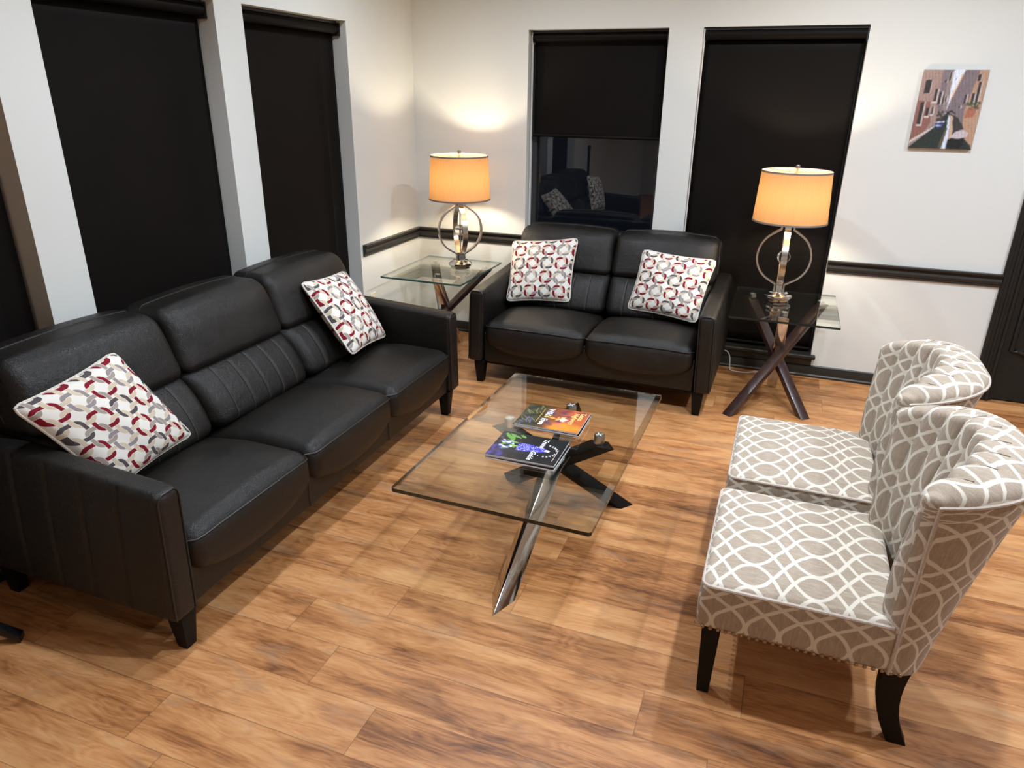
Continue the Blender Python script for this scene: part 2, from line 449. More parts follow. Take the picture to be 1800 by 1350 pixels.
# ------------------------------------------------------------------ mesh building helpers
class MB:
    def __init__(s):
        s.v = []; s.f = []; s.uv = {}; s.mi = []
        s.cur = 0
    def add(s, verts, faces, uvs=None):
        o = len(s.v)
        s.v.extend([tuple(p) for p in verts])
        for k, f in enumerate(faces):
            if uvs: s.uv[len(s.f)] = uvs[k]
            s.f.append([i + o for i in f])
            s.mi.append(s.cur)
        return s
    def box(s, x0, x1, y0, y1, z0, z1):
        v = [(x0, y0, z0), (x1, y0, z0), (x1, y1, z0), (x0, y1, z0), (x0, y0, z1), (x1, y0, z1), (x1, y1, z1), (x0, y1, z1)]
        f = [(0, 3, 2, 1), (4, 5, 6, 7), (0, 1, 5, 4), (1, 2, 6, 5), (2, 3, 7, 6), (3, 0, 4, 7)]
        return s.add(v, f)
    def loft(s, rings, cap=True, closed=True):
        n = len(rings[0]); v = [p for r in rings for p in r]; f = []
        for a in range(len(rings) - 1):
            for i in range(n if closed else n - 1):
                j = (i + 1) % n
                f.append((a * n + i, a * n + j, (a + 1) * n + j, (a + 1) * n + i))
        if cap:
            f.append(tuple(range(n - 1, -1, -1)))
            f.append(tuple((len(rings) - 1) * n + i for i in range(n)))
        return s.add(v, f)
    def lathe(s, prof, n=32, c=(0, 0, 0), cap=True):
        rings = [[(c[0] + r * cos(2 * pi * i / n), c[1] + r * sin(2 * pi * i / n), c[2] + z) for i in range(n)] for r, z in prof]
        return s.loft(rings, cap)
    def tube(s, path, r, n=8, closed=False):
        path = [Vector(p) for p in path]; m = len(path)
        rings = []; prev = None
        for i, p in enumerate(path):
            a = path[(i - 1) % m] if (closed or i > 0) else p
            b = path[(i + 1) % m] if (closed or i < m - 1) else p
            t = (b - a).normalized()
            if prev is None:
                up = Vector((0, 0, 1)) if abs(t.z) < 0.9 else Vector((1, 0, 0))
                nrm = (up - t * up.dot(t)).normalized()
            else:
                nrm = (prev - t * prev.dot(t)).normalized()
            prev = nrm
            bn = t.cross(nrm)
            rr = r(i / max(1, m - 1)) if callable(r) else r
            rings.append([tuple(p + rr * (cos(2 * pi * k / n) * nrm + sin(2 * pi * k / n) * bn)) for k in range(n)])
        if closed: rings.append(rings[0])
        return s.loft(rings, not closed)
    def beam(s, a, b, w, t, side=None):
        """rectangular bar from a to b, ends cut horizontally"""
        a = Vector(a); b = Vector(b); d = (b - a).normalized()
        sd = Vector(side) if side else Vector((0, 0, 1)).cross(d)
        sd = (sd - Vector((0, 0, sd.z))).normalized()
        up = d.cross(sd).normalized()
        # horizontal footprint of a slanted bar
        hz = Vector((up.x, up.y, 0))
        k = 1 / max(1e-3, abs(d.z))
        hv = Vector((d.x, d.y, 0)).normalized() * (t * k) if hz.length > 1e-4 else Vector((0, t, 0))
        ring = lambda c: [tuple(c + sd * w / 2 * i + hv / 2 * j) for i, j in ((-1, -1), (1, -1), (1, 1), (-1, 1))]
        return s.loft([ring(a), ring(b)])
    def rbox(s, x0, x1, y0, y1, z0, z1, r, n=(2, 2, 2), k=3, deform=None, uvm=None):
        """rounded box; deform(p, q) gets the point and its -1..1 coordinates"""
        c = Vector(((x0 + x1) / 2, (y0 + y1) / 2, (z0 + z1) / 2)); h = Vector(((x1 - x0) / 2, (y1 - y0) / 2, (z1 - z0) / 2))
        r = min(r, h.x * .999, h.y * .999, h.z * .999)
        axes = []
        for a in range(3):
            inner = [(-(h[a] - r)) + 2 * (h[a] - r) * i / n[a] for i in range(n[a] + 1)]
            edge = [h[a] - r + r * tan(pi / 4 * i / k) for i in range(1, k + 1)]
            axes.append([-e for e in reversed(edge)] + inner + edge)
        idx = {}; vs = []; fs = []
        def vert(p):
            key = tuple(round(t, 6) for t in p)
            if key not in idx:
                q = Vector([max(-(h[a] - r), min(h[a] - r, p[a])) for a in range(3)])
                d = Vector(p) - q
                pp = q + (d.normalized() * r if d.length > 1e-9 else d)
                nq = Vector([pp[a] / h[a] for a in range(3)])
                pp = pp + c
                if deform: pp = Vector(deform(pp, nq))
                idx[key] = len(vs); vs.append(tuple(pp))
            return idx[key]
        for a in range(3):
            b, d = (a + 1) % 3, (a + 2) % 3
            A, B = axes[b], axes[d]
            for sg in (-1, 1):
                for i in range(len(A) - 1):
                    for j in range(len(B) - 1):
                        q = []
                        for (ii, jj) in ((i, j), (i + 1, j), (i + 1, j + 1), (i, j + 1)):
                            p = [0, 0, 0]; p[a] = sg * h[a]; p[b] = A[ii]; p[d] = B[jj]
                            q.append(vert(p))
                        if sg < 0: q.reverse()
                        fs.append(q)
        return s.add(vs, fs)
    def build(s, name, material, parent=None, smooth=True, angle=40, boxuv=False, bevel=0):
        me = bpy.data.meshes.new(name)
        me.from_pydata(s.v, [], s.f)
        mats = material if isinstance(material, (list, tuple)) else [material]
        for m_ in mats: me.materials.append(m_)
        if len(mats) > 1:
            for p, i in zip(me.polygons, s.mi): p.material_index = i
        if s.uv or boxuv:
            ul = me.uv_layers.new(name='UVMap')
            for p in me.polygons:
                for k, li in enumerate(p.loop_indices):
                    if p.index in s.uv: ul.data[li].uv = s.uv[p.index][k]
                    else:
                        co = me.vertices[me.loops[li].vertex_index].co; nn = p.normal
                        if abs(nn.z) > 0.62: t = (co.y + .03, co.x)
                        elif abs(nn.y) > abs(nn.x): t = (co.z, co.x)
                        else: t = (co.z + .045, co.y)
                        ul.data[li].uv = t
        me.validate()
        if bevel:
            bm = bmesh.new(); bm.from_mesh(me)
            bmesh.ops.bevel(bm, geom=[e for e in bm.edges if len(e.link_faces) == 2 and e.calc_face_angle(0) > radians(30)], offset=bevel, segments=2, affect='EDGES', profile=0.6)
            bm.to_mesh(me); bm.free()
        if smooth:
            for p in me.polygons: p.use_smooth = True
            me.set_sharp_from_angle(angle=radians(angle))
        o = bpy.data.objects.new(name, me)
        COL.objects.link(o)
        if parent: o.parent = parent
        return o

def tag(o, label, cat, group=None, kind=None):
    if label: o['label'] = label
    if cat: o['category'] = cat
    if group: o['group'] = group
    if kind: o['kind'] = kind
    return o

def empty(name, loc=(0, 0, 0), rz=0.0):
    o = bpy.data.objects.new(name, None)
    o.empty_display_size = 0.1
    o.location = loc; o.rotation_euler = (0, 0, rz)
    COL.objects.link(o)
    return o

def struct(o):
    o['kind'] = 'structure'
    return o

def copy_tree(o, parent=None):
    c = o.copy(); COL.objects.link(c)
    if parent: c.parent = parent
    for ch in o.children:
        copy_tree(ch, c)
    return c

# ------------------------------------------------------------------ the room
XR, YF = 7.6, -8.6
WH = 2.125          # window head
def room():
    struct(MB().box(-0.3, XR + .1, YF - .1, 0.3, -0.06, 0).build('floor', M['floor'], smooth=False))
    struct(MB().box(-0.3, XR + .1, YF - .1, 0.3, CEIL, CEIL + .06).build('ceiling', M['ceiling'], smooth=False))
    # back wall, y 0..0.22, openings for two windows and the door
    b = MB(); D = 0.22
    wins = [(0.861, 1.775, 0.155), (1.983, 2.900, 0.155), (3.955, 4.87, 0.0)]
    x = -0.22
    for (a, c, sill) in wins:
        b.box(x, a, 0, D, 0, CEIL)
        b.box(a, c, 0, D, WH if sill else 2.06, CEIL)
        if sill: b.box(a, c, 0, D, 0, sill)
        x = c
    b.box(x, XR + .1, 0, D, 0, CEIL)
    struct(b.build('wall_back', M['wall'], smooth=False))
    b = MB(); y = 0.0
    for (a, c) in [(-0.826, -1.731), (-1.924, -2.841), (-3.033, -3.95)]:
        b.box(-D, 0, a, y, 0, CEIL)
        b.box(-D, 0, c, a, WH, CEIL)
        b.box(-D, 0, c, a, 0, 0.155)
        y = c
    b.box(-D, 0, YF - .1, y, 0, CEIL)
    struct(b.build('wall_left', M['wall'], smooth=False))
    struct(MB().box(XR, XR + .1, YF, 0, 0, CEIL).build('wall_right', M['wall'], smooth=False))
    struct(MB().box(0, XR, YF - .1, YF, 0, CEIL).build('wall_front', M['wall'], smooth=False))
    # chair rail: moulded profile swept along a wall.  profile = (out, up)
    prof = [(0, 0), (.010, .0), (.014, .006), (.012, .012), (.022, .020), (.026, .034), (.022, .048), (.016, .052), (.016, .058), (.030, .064), (.034, .070), (.034, .078), (0, .078)]
    def rail(name, a, c, prof, z0, wall, mt=M['trim'], m0=0.0, m1=0.0):
        """m0/m1: 1 mitres that end towards an inside corner"""
        rings = []
        for e, mi in ((a, m0), (c, m1)):
            if wall == 'back': rings.append([(e + mi * o, -o, z0 + u) for o, u in prof])
            else: rings.append([(o, e - mi * o, z0 + u) for o, u in prof])
        return struct(MB().loft(rings).build(name, mt, angle=30))
    z0 = 0.79 - .078
    rail('trim_1', 0.0, 0.861, prof, z0, 'back', m0=1.0)
    rail('trim_2', 0.0, -0.800, prof, z0, 'left', m0=1.0)
    rail('trim_3', 1.775, 1.983, prof, z0, 'back')
    rail('trim_4', 2.900, 3.855, prof, z0, 'back')
    bp = [(0, 0), (.020, 0), (.020, .012), (.013, .020), (.013, .060), (.009, .068), (.009, .074), (.004, .080), (0, .080)]
    rail('baseboard_back', 0.0, 3.855, bp, 0, 'back', m0=1.0)
    rail('baseboard_left', 0.0, -6.5, bp, 0, 'left', m0=1.0)
    # sills with rounded nose and apron below
    for i, (a, c) in enumerate([(0.861, 1.775), (1.983, 2.900)]):
        m = MB()
        m.rbox(a - .028, c + .028, -.042, 0.0, .128, .156, .010, (2, 1, 1), 3)
        m.box(a, c, -0.001, 0.14, .130, .1565)
        m.rbox(a - .010, c + .010, -.018, 0.0, .080, .129, .006, (2, 1, 1), 2)
        struct(m.build('trim_%d' % (5 + i), M['trim']))
    for i, (a, c) in enumerate([(-0.826, -1.731), (-1.924, -2.841), (-3.033, -3.95)]):
        m = MB()
        m.rbox(0, .042, c - .028, a + .028, .128, .156, .010, (1, 2, 1), 3)
        m.box(-0.14, 0.001, c, a, .130, .1565)
        m.rbox(0, .018, c - .010, a + .010, .080, .129, .006, (1, 2, 1), 2)
        struct(m.build('trim_%d' % (7 + i), M['trim']))
    # windows: frame + pane of glass
    n = 1
    for (a, c) in [(0.861, 1.775), (1.983, 2.900)]:
        w = empty('window_%d' % n, ((a + c) / 2, .15, .156)); struct(w); n += 1
        hw = (c - a) / 2; H = WH - .156
        m = MB(); t = .035
        m.box(-hw, -hw + t, -.03, .03, 0, H).box(hw - t, hw, -.03, .03, 0, H)
        m.box(-hw + t, hw - t, -.03, .03, 0, t).box(-hw + t, hw - t, -.03, .03, H - t, H)
        m.build('window_frame', M['frame'], w, smooth=False)
        MB().box(-hw + t, hw - t, -.004, .004, t, H - t).build('window_pane', M['pane'], w, smooth=False)
    for (a, c) in [(-0.826, -1.731), (-1.924, -2.841), (-3.033, -3.95)]:
        w = empty('window_%d' % n, (-.17, (a + c) / 2, .156)); struct(w); n += 1
        hw = (a - c) / 2; H = WH - .156; t = .035
        m = MB()
        m.box(-.03, .03, -hw, -hw + t, 0, H).box(-.03, .03, hw - t, hw, 0, H)
        m.box(-.03, .03, -hw + t, hw - t, 0, t).box(-.03, .03, -hw + t, hw - t, H - t, H)
        m.build('window_frame', M['frame'], w, smooth=False)
        MB().box(-.004, .004, -hw + t, hw - t, t, H - t).build('window_pane', M['pane'], w, smooth=False)
room()

def door():
    d = empty('door_1', (4.41, 0.0, 0)); struct(d)
    X0 = 3.855 - 4.41
    # fluted casing, left and right, and head
    def casing(x0, sg):
        prof = [(0, 0), (0, .016), (.008, .022), (.020, .022), (.024, .014), (.040, .014), (.044, .020), (.056, .020), (.060, .014), (.076, .014), (.080, .024), (.094, .026), (.100, .018), (.100, 0)]
        return MB().loft([[(x0 + sg * a, -o, z) for a, o in prof] for z in (0, 2.16)])
    casing(X0, 1).build('door_casing', M['door'], d, angle=25)
    casing(-X0, -1).build('door_casing', M['door'], d, angle=25)
    MB().box(X0 + .1, -X0 - .1, -.022, 0, 2.06, 2.16).build('door_casing', M['door'], d, smooth=False)
    MB().box(X0 + .1, X0 + .118, .0, .2, 0, 2.06).box(-X0 - .118, -X0 - .1, 0, .2, 0, 2.06).build('door_jamb', M['door'], d, smooth=False)
    xl = X0 + .119
    MB().box(xl, -xl, .012, .055, .008, 2.058).build('door_slab', M['door'], d, smooth=False)
    # raised panel with scooped corners: moulding swept round its outline
    def outline(x0, x1, z0, z1, r):
        pts = []
        for (cx, cz, a0) in ((x0, z0, 90), (x1, z0, 180), (x1, z1, 270), (x0, z1, 0)):
            sx = 1 if cx == x0 else -1; sz = 1 if cz == z0 else -1
            arc = []
            arc.append((cx + sx * 0, cz + sz * (r + .028)))
            arc.append((cx + sx * .030, cz + sz * (r + .028)))
            for k in range(9):
                t = pi / 2 * k / 8
                arc.append((cx + sx * (.030 + r * sin(t)), cz + sz * (.026 + r * cos(t))))
            arc.append((cx + sx * (.032 + r), cz))
            if (sx * sz) < 0: arc.reverse()
            pts += arc
        return pts
    for (z0, z1) in ((.215, 1.02), (1.16, 1.93)):
        o = outline(xl + .035, -xl - .035, z0, z1, .085)
        m = MB()
        m.tube([(x, .010, z) for x, z in o], .014, 8, True)
        m.tube([(x * .955, .012, (z - (z0 + z1) / 2) * .955 + (z0 + z1) / 2) for x, z in o], .007, 6, True)
        m.build('door_panel_moulding', M['door'], d)
    kb = MB().lathe([(0.0, 0), (.028, 0), (.028, .006), (.012, .012), (.012, .04), (.027, .05), (.03, .065), (.02, .082), (0.0, .085)], 20).build('door_knob', M['nickel'], d)
    kb.location = (-xl - .07, .012, .95); kb.rotation_euler = (pi / 2, 0, 0)
door()

# ------------------------------------------------------------------ roller blinds
def blind(name, width, top, bottom, wall, pos, label, hembar=True, chain=False, depth=0.09, ripple=0.002):
    """pos: centre along wall; hangs just in front of the pane"""
    rz = 0 if wall == 'back' else pi / 2
    loc = (pos, depth, 0) if wall == 'back' else (-depth, pos, 0)
    r = empty(name, (loc[0], loc[1], bottom), rz)
    tag(r, label, 'window blind', 'dark roller blinds')
    hw = width / 2; H = top - bottom
    rad = .026
    # fabric comes off the back of the tube (local +y is towards the pane)
    nx = 36
    m = MB()
    vs = []; fs = []
    rows = 24
    for j in range(rows + 1):
        z = (H - .045) * j / rows
        for i in range(nx + 1):
            u = -1 + 2 * i / nx
            y = .012 * (0.0)
            # a long soft vertical ripple near one edge, as hung cloth has
            y += -ripple * exp(-((u - .66) / .05) ** 2) * sin(pi * min(1, j / rows))
            vs.append((u * (hw - .012), y, z))
    for j in range(rows):
        for i in range(nx):
            a = j * (nx + 1) + i
            fs.append((a, a + 1, a + nx + 2, a + nx + 1))
    m.add(vs, fs)
    o = m.build('blind_cloth', M['blind'], r)
    sol = o.modifiers.new('thickness', 'SOLIDIFY'); sol.thickness = .0012
    m = MB(); m.tube([(-hw + .008, -.024, H - .045), (hw - .008, -.024, H - .045)], rad, 20)
    m.build('roller_tube', M['blind'], r)
    m = MB(); m.box(-hw + .004, hw - .004, -.030, .030, H - .016, H - .002)
    m.build('head_rail', M['frame'], r, smooth=False)
    for sx in (-1, 1):
        m = MB(); m.box(sx * hw - .006 * (sx + 1) / 2 - .0 * 1, sx * hw + .006 * (1 - sx) / 2, -.050, .012, H - .082, H - .012)
        m.build('roller_bracket', M['chain'] if (chain and sx < 0) else M['frame'], r, smooth=False)
    if hembar:
        m = MB(); m.tube([(-hw + .012, -.002, .010), (hw - .012, -.002, .010)], .011, 10)
        m.build('hem_bar', M['blind'], r)
    if chain:
        m = MB()
        zb = -max(0.0, bottom - .75)
        m.tube([(-hw + .006, -.046, H - .08), (-hw + .006, -.046, zb), ], .0025, 6)
        m.tube([(-hw + .006, -.030, H - .08), (-hw + .006, -.030, zb), ], .0025, 6)
        m.build('bead_chain', M['chain'], r)
    return r
blind('roller_blind', .900, WH, 1.462, 'back', 1.318, 'half raised dark roller blind over bare night glass behind the loveseat', chain=True)
blind('roller_blind', .910, WH, .168, 'back', 2.4415, 'fully lowered dark roller blind behind the right-hand lamp', chain=True, depth=.045)
blind('roller_blind', .900, WH, .168, 'left', -1.2785, 'lowered dark roller blind on the left wall nearest the corner lamp', ripple=.016)
blind('roller_blind', .910, WH, .168, 'left', -2.3825, 'wide lowered dark roller blind behind the middle of the long sofa')
blind('roller_blind', .910, WH, .168, 'left', -3.4915, 'dark roller blind cut off at the left edge behind the near sofa arm')

# ------------------------------------------------------------------ leather seating
def make_sofa(name, n, label, cat, loc, rz):
    root = tag(empty(name, loc, rz), label, cat)
    AW, S, DP = .095, .648, .92
    Wd = 2 * AW + n * S
    le = M['leather']
    # under-frame and apron
    MB().rbox(AW - .01, Wd - AW + .01, -DP + .030, -.03, .146, .34, .012, (4, 2, 1), 3).build('base_frame', le, root)
    MB().box(.05, Wd - .05, -DP + .06, -.06, .125, .147).build('dust_cover', M['legwood'], root, smooth=False)
    # apron seams under each gap
    for i in range(1, n):
        x = AW + i * S
        MB().tube([(x, -DP + .0295, .152), (x, -DP + .0295, .30)], .0025, 6).build('apron_seam', M['seam'], root)
    # arms
    for side in (0, 1):
        x0 = 0 if side == 0 else Wd - AW
        x1 = x0 + AW
        def df(p, q, side=side, x0=x0, x1=x1):
            fr = (p.y + DP) / DP
            t = (p.z - .148) / (.612 - .148)
            z = .148 + t * (.612 + .055 * fr - .148)
            x = p.x
            outer = q.x < -.9 if side == 0 else q.x > .9
            s = -1 if side == 0 else 1
            x += s * .016 * (1 - t)                       # sides flare a little to the floor
            if outer:
                for ys in (-.76, -.61, -.46, -.31, -.16):
                    yy = ys + .05 * (t - .5) * 0 + .03 * (1 - t)
                    x -= s * .0075 * exp(-((p.y - yy) / .0065) ** 2)
                # padded between seams
                x += s * .007 * sin(pi * t) 
            return (x, p.y, z)
        arm = MB().rbox(x0, x1, -DP, -.01, .148, .612, .024, (3, 150, 8), 3, df).build('arm', le, root, angle=80)
        # welt round the front panel
        s = -1 if side == 0 else 1
        def fp(x, z): 
            t = (z - .148) / .464
            return (x + s * .016 * (1 - t), -DP + .004, z)
        path = [fp(x0 + .006, .16 + k * .42 / 8) for k in range(9)] + [fp(x0 + .012, .598), fp(x0 + .024, .608), fp(x1 - .024, .608), fp(x1 - .012, .598)] + [fp(x1 - .006, .58 - k * .42 / 8) for k in range(9)]
        MB().tube(path, .0032, 6).build('piping', M['seam'], arm)
    # seats
    for i in range(n):
        x0 = AW + i * S + .001; x1 = x0 + S - .002
        def df(p, q):
            u, v, w = q
            x, y, z = p
            z += .034 * max(0, 1 - u * u) ** .8 * max(0, 1 - (v * .9) ** 2) * max(0, w)       # crowned top
            z += .012 * max(0, 1 - u ** 4) * max(0, w) * (1 if v > -1 else 1)
            fr = max(0.0, min(1.0, (-.80 - y) / .12))
            if w < 0.5:
                z -= fr * .080 * (1 - abs(u) ** 2.6) * max(0, min(1, (.5 - w) / 1.2))                  # sagging lower edge
            y -= fr * (.010 + .012 * (1 - u * u)) * max(0, 1 - (w * .8) ** 2)
            z -= .03 * max(0, v) * max(0, w)
            return (x, y, z)
        c = MB().rbox(x0, x1, -DP + .004, -.36, .272, .412, .05, (14, 10, 4), 4, df).build('seat_cushion', le, root, angle=80)
        h = Vector(((x1 - x0) / 2, (DP - .004 - .36) / 2, .07)); cen = Vector(((x0 + x1) / 2, (-DP + .004 - .36) / 2, .342))
        path = []
        for k in range(25):
            u = -1 + 2 * k / 24
            uu = max(-.995, min(.995, u))
            inset = .05 * (1 - sqrt(max(0, 1 - max(0, (abs(uu) * h.x - (h.x - .05)) / .05) ** 2)))
            q = Vector((uu, -1 + inset / h.y, .62))
            p = Vector((cen.x + q.x * h.x, cen.y + q.y * h.y, cen.z + q.z * h.z))
            p = Vector(df(p, q)); p.y += .0005
            path.append(p)
        MB().tube(path, .0034, 6).build('piping', M['seam'], c)
    # lumbar rolls with vertical channels
    for i in range(n):
        x0 = AW + i * S + .002; x1 = x0 + S - .004
        seams = [x0 + (x1 - x0) * t for t in (.185, .345, .5, .655, .815)]
        def df(p, q, seams=seams):
            u, v, w = q
            x, y, z = p
            y += .075 * w - .005                                    # leans back
            if v < 0:
                y -= (.038 * (1 - w * w) + .022 * (1 - abs(u) ** 3)) * (-v)
                for s_ in seams:
                    y += .0055 * exp(-((x - s_) / .005) ** 2) * (-v)
            return (x, y, z)
        lr = MB().rbox(x0, x1, -.385, -.12, .405, .665, .055, (92, 3, 8), 4, df).build('lumbar_cushion', le, root, angle=80)
        hx = (x1 - x0) / 2
        for s_ in seams:
            path = []
            for k in range(17):
                w = -.8 + 1.6 * k / 16
                q = Vector(((s_ - (x0 + x1) / 2) / hx, -1, w)); rr = .055 / .13
                ins = 0 if abs(w) < 1 - rr else .055 * (1 - sqrt(max(0, 1 - ((abs(w) - 1 + rr) / rr) ** 2)))
                p = Vector((s_, -.385 + ins, .535 + w * .13))
                p = Vector(df(p, q)); p.y += .0003
                path.append(p)
            MB().tube(path, .0022, 6).build('channel_stitching', M['stitch'], lr)
    # head cushions
    for i in range(n):
        x0 = AW + i * S + .001; x1 = x0 + S - .002
        if i == 0: x0 -= .012
        if i == n - 1: x1 += .012
        def df(p, q):
            u, v, w = q
            x, y, z = p
            y += .055 * w
            if v < 0:
                y -= (.030 * (1 - (w * .9) ** 2) * (1 - abs(u) ** 4) + .012 * max(0, .6 - abs(w - .45))) * (-v)
            z += .014 * (1 - u * u) * max(0, w)
            if w > 0: x -= u * .012 * w * abs(u) ** 3
            return (x, y, z)
        hc = MB().rbox(x0, x1, -.300, -.070, .640, .905, .046, (14, 4, 8), 5, df).build('head_cushion', le, root, angle=80)
        # welt along the top and down the sides
        cx = (x0 + x1) / 2; hx = (x1 - x0) / 2; path = []
        pts = [(-1, t) for t in (-.6, -.3, 0, .3, .55)]
        arc = [(-1 + .046 / hx * (1 - cos(pi / 2 * k / 6)), .52 + .48 * sin(pi / 2 * k / 6)) for k in range(7)]
        top = [(-1 + 2 * k / 20, 1.0) for k in range(2, 19)]
        full = pts + arc + top + [(-a, b) for a, b in reversed(arc)] + [(-a, b) for a, b in reversed(pts)]
        for (u, w) in full:
            q = Vector((u, .15, w)); p = Vector((cx + u * hx, -.185 + .15 * .115, .7725 + w * .1325))
            path.append(Vector(df(p, q)))
        MB().tube(path, .0036, 6).build('piping', M['seam'], hc)
    # upholstered back shell
    def df(p, q):
        return (p.x, p.y + .03 * max(0, q.z) * (1 if q.y < 0 else .6) , p.z)
    MB().rbox(AW - .012, Wd - AW + .012, -.13, -.015, .150, .885, .035, (6, 2, 4), 4, df).build('back_shell', le, root, angle=80)
    # tapered legs
    for (x, y) in ((.055, -DP + .055), (Wd - .055, -DP + .055), (.055, -.07), (Wd - .055, -.07)):
        a, b = .034, .021
        MB().loft([[(x + sx * b, y + sy * b, 0) for sx, sy in ((-1, -1), (1, -1), (1, 1), (-1, 1))],
                   [(x + sx * a, y + sy * a, .148) for sx, sy in ((-1, -1), (1, -1), (1, 1), (-1, 1))]]).build('leg', M['legwood'], root, bevel=.003, angle=30)
    # maker's cloth tab sewn in the far side seam
    if n == 3:
        MB().box(Wd + .002, Wd + .020, -DP + .035, -DP + .037, .30, .355).build('cloth_tab', M['black'], root, smooth=False)
    return root
make_sofa('sofa', 3, 'long three-seat charcoal leather sofa along the left wall', 'sofa', (0.05, -3.55, 0), pi / 2)
make_sofa('loveseat', 2, 'two-seat charcoal leather loveseat under the back windows', 'sofa', (0.852, -0.045, 0), radians(-.4))

# ------------------------------------------------------------------ cushions
def pillow(TL, TR, BR, BL, label, thick=.070, shift=(0, 0)):
    TL, TR, BR, BL = map(Vector, (TL, TR, BR, BL))
    c = (TL + TR + BR + BL) / 4
    root = empty('throw_pillow', c)
    tag(root, label, 'cushion', 'link-patterned throw pillows')
    eu = ((TR + BR) - (TL + BL)) / 4; ev = ((TL + TR) - (BL + BR)) / 4
    nrm = eu.cross(ev).normalized()
    n = 30
    def edge(u, v):
        # corner ears, drawn-in sides, slightly rounded corners
        pu = u * (1 - .060 * (1 - v * v) ** 1.0 * abs(u)); pv = v * (1 - .060 * (1 - u * u) ** 1.0 * abs(v))
        k = max(0, abs(u) + abs(v) - 1.86)
        pu -= math.copysign(k * .30, u); pv -= math.copysign(k * .30, v)
        return pu, pv
    def P(u, v, s):
        pu, pv = edge(u, v)
        a, b = (pu + 1) / 2, (pv + 1) / 2
        p = (BL * (1 - a) + BR * a) * (1 - b) + (TL * (1 - a) + TR * a) * b - c
        h = ((1 - u ** 2) * (1 - v ** 2))
        t = thick * (max(0, h) ** .42)
        t += .004 * sin(7 * u + 3 * v + 5 * c.x) * h
        return p + nrm * t * s
    half = eu.length
    m = MB()
    for s in (1, -1):
        vs = []; fs = []; uvs = []
        cs = [sin(pi / 2 * (-1 + 2 * i / n)) * .35 + (-1 + 2 * i / n) * .65 for i in range(n + 1)]
        for j in range(n + 1):
            for i in range(n + 1):
                vs.append(P(cs[i], cs[j], s))
        for j in range(n):
            for i in range(n):
                q = [(i, j), (i + 1, j), (i + 1, j + 1), (i, j + 1)]
                if s < 0: q.reverse()
                fs.append([b * (n + 1) + a for a, b in q])
                uvs.append([(cs[a] * half * (1 if s > 0 else -1) + shift[0], cs[b] * half + shift[1]) for a, b in q])
        m.add(vs, fs, uvs)
    m.build('pillow_cover', M['links'], root, angle=80)
    path = []
    per = 26
    for k in range(4 * per):
        sd, t = divmod(k, per); t = -1 + 2 * t / per
        u, v = ((t, -1), (1, t), (-t, 1), (-1, -t))[sd]
        pu, pv = edge(u, v)
        a, b = (pu + 1) / 2, (pv + 1) / 2
        path.append((BL * (1 - a) + BR * a) * (1 - b) + (TL * (1 - a) + TR * a) * b - c)
    MB().tube(path, .0048, 7, True).build('piping', M['cushion_piping'], root)
    return root
pillow((.43, -3.55, .815), (.40, -3.125, .86), (.525, -2.955, .47), (.575, -3.375, .455), 'link-patterned throw pillow against the near arm of the long sofa', shift=(.02, .01))
pillow((.375, -1.99, .845), (.355, -1.565, .815), (.605, -1.575, .468), (.655, -2.00, .502), 'link-patterned throw pillow at the far end of the long sofa', shift=(.03, .045))
pillow((.905, -.37, .815), (1.365, -.37, .870), (1.37, -.53, .480), (.955, -.61, .462), 'link-patterned throw pillow on the left half of the loveseat', shift=(0, .015))
pillow((1.795, -.38, .835), (2.255, -.38, .805), (2.195, -.62, .462), (1.745, -.52, .478), 'tilted link-patterned throw pillow on the right half of the loveseat', shift=(.015, .03))

# ------------------------------------------------------------------ glass tables on crossed legs
def glass_top(root, x0, x1, y0, y1, z0, z1, bev, edge_mat, r=.012):
    """clear plate with a ground bevel band and dark polished rim"""
    def rr(i, z, rad):
        pts = []
        for (cx, cy, a) in ((x1 - i - rad, y1 - i - rad, 0), (x0 + i + rad, y1 - i - rad, 90), (x0 + i + rad, y0 + i + rad, 180), (x1 - i - rad, y0 + i + rad, 270)):
            for k in range(5):
                t = radians(a + 90 * k / 4)
                pts.append((cx + rad * cos(t), cy + rad * sin(t), z))
        return pts
    a = rr(bev, z1, r); b = rr(0, z1 - (.004 if bev else .0), r); c = rr(0, z0, r)
    n = len(a)
    m = MB()
    m.cur = 0
    m.add(a, [tuple(range(n))])
    m.add(c, [tuple(reversed(range(n)))])
    m.cur = 1
    if bev: m.add(b + a, [(i, (i + 1) % n, n + (i + 1) % n, n + i) for i in range(n)])
    m.cur = 2
    m.add(c + b, [(i, (i + 1) % n, n + (i + 1) % n, n + i) for i in range(n)])
    return m.build('glass_top', [M['glass'], M['glass_bevel'], edge_mat], root, smooth=False)

def knob(root, x, y, z0, z1, r=.022):
    h = z1 - z0
    k = MB().lathe([(r * .9, 0), (r, .002), (r, h - .003), (r * .93, h)], 28).build('glass_mount', M['steel'], root)
    k.location = (x, y, z0)
    # highlight on the top face, modelled as crossed white bars
    m = MB()
    for a in (radians(40), radians(-50)):
        d = Vector((cos(a), sin(a), 0)); s = Vector((-sin(a), cos(a), 0))
        m.loft([[tuple(d * (r * .72) * e + s * w + Vector((0, 0, h + dz))) for w, dz in ((-.0022, -.0005), (.0022, -.0005), (.0022, .0006), (-.0022, .0006))] for e in (-1, 1)])
    g = m.build('cross_glint', M['cross'], k)
    return k

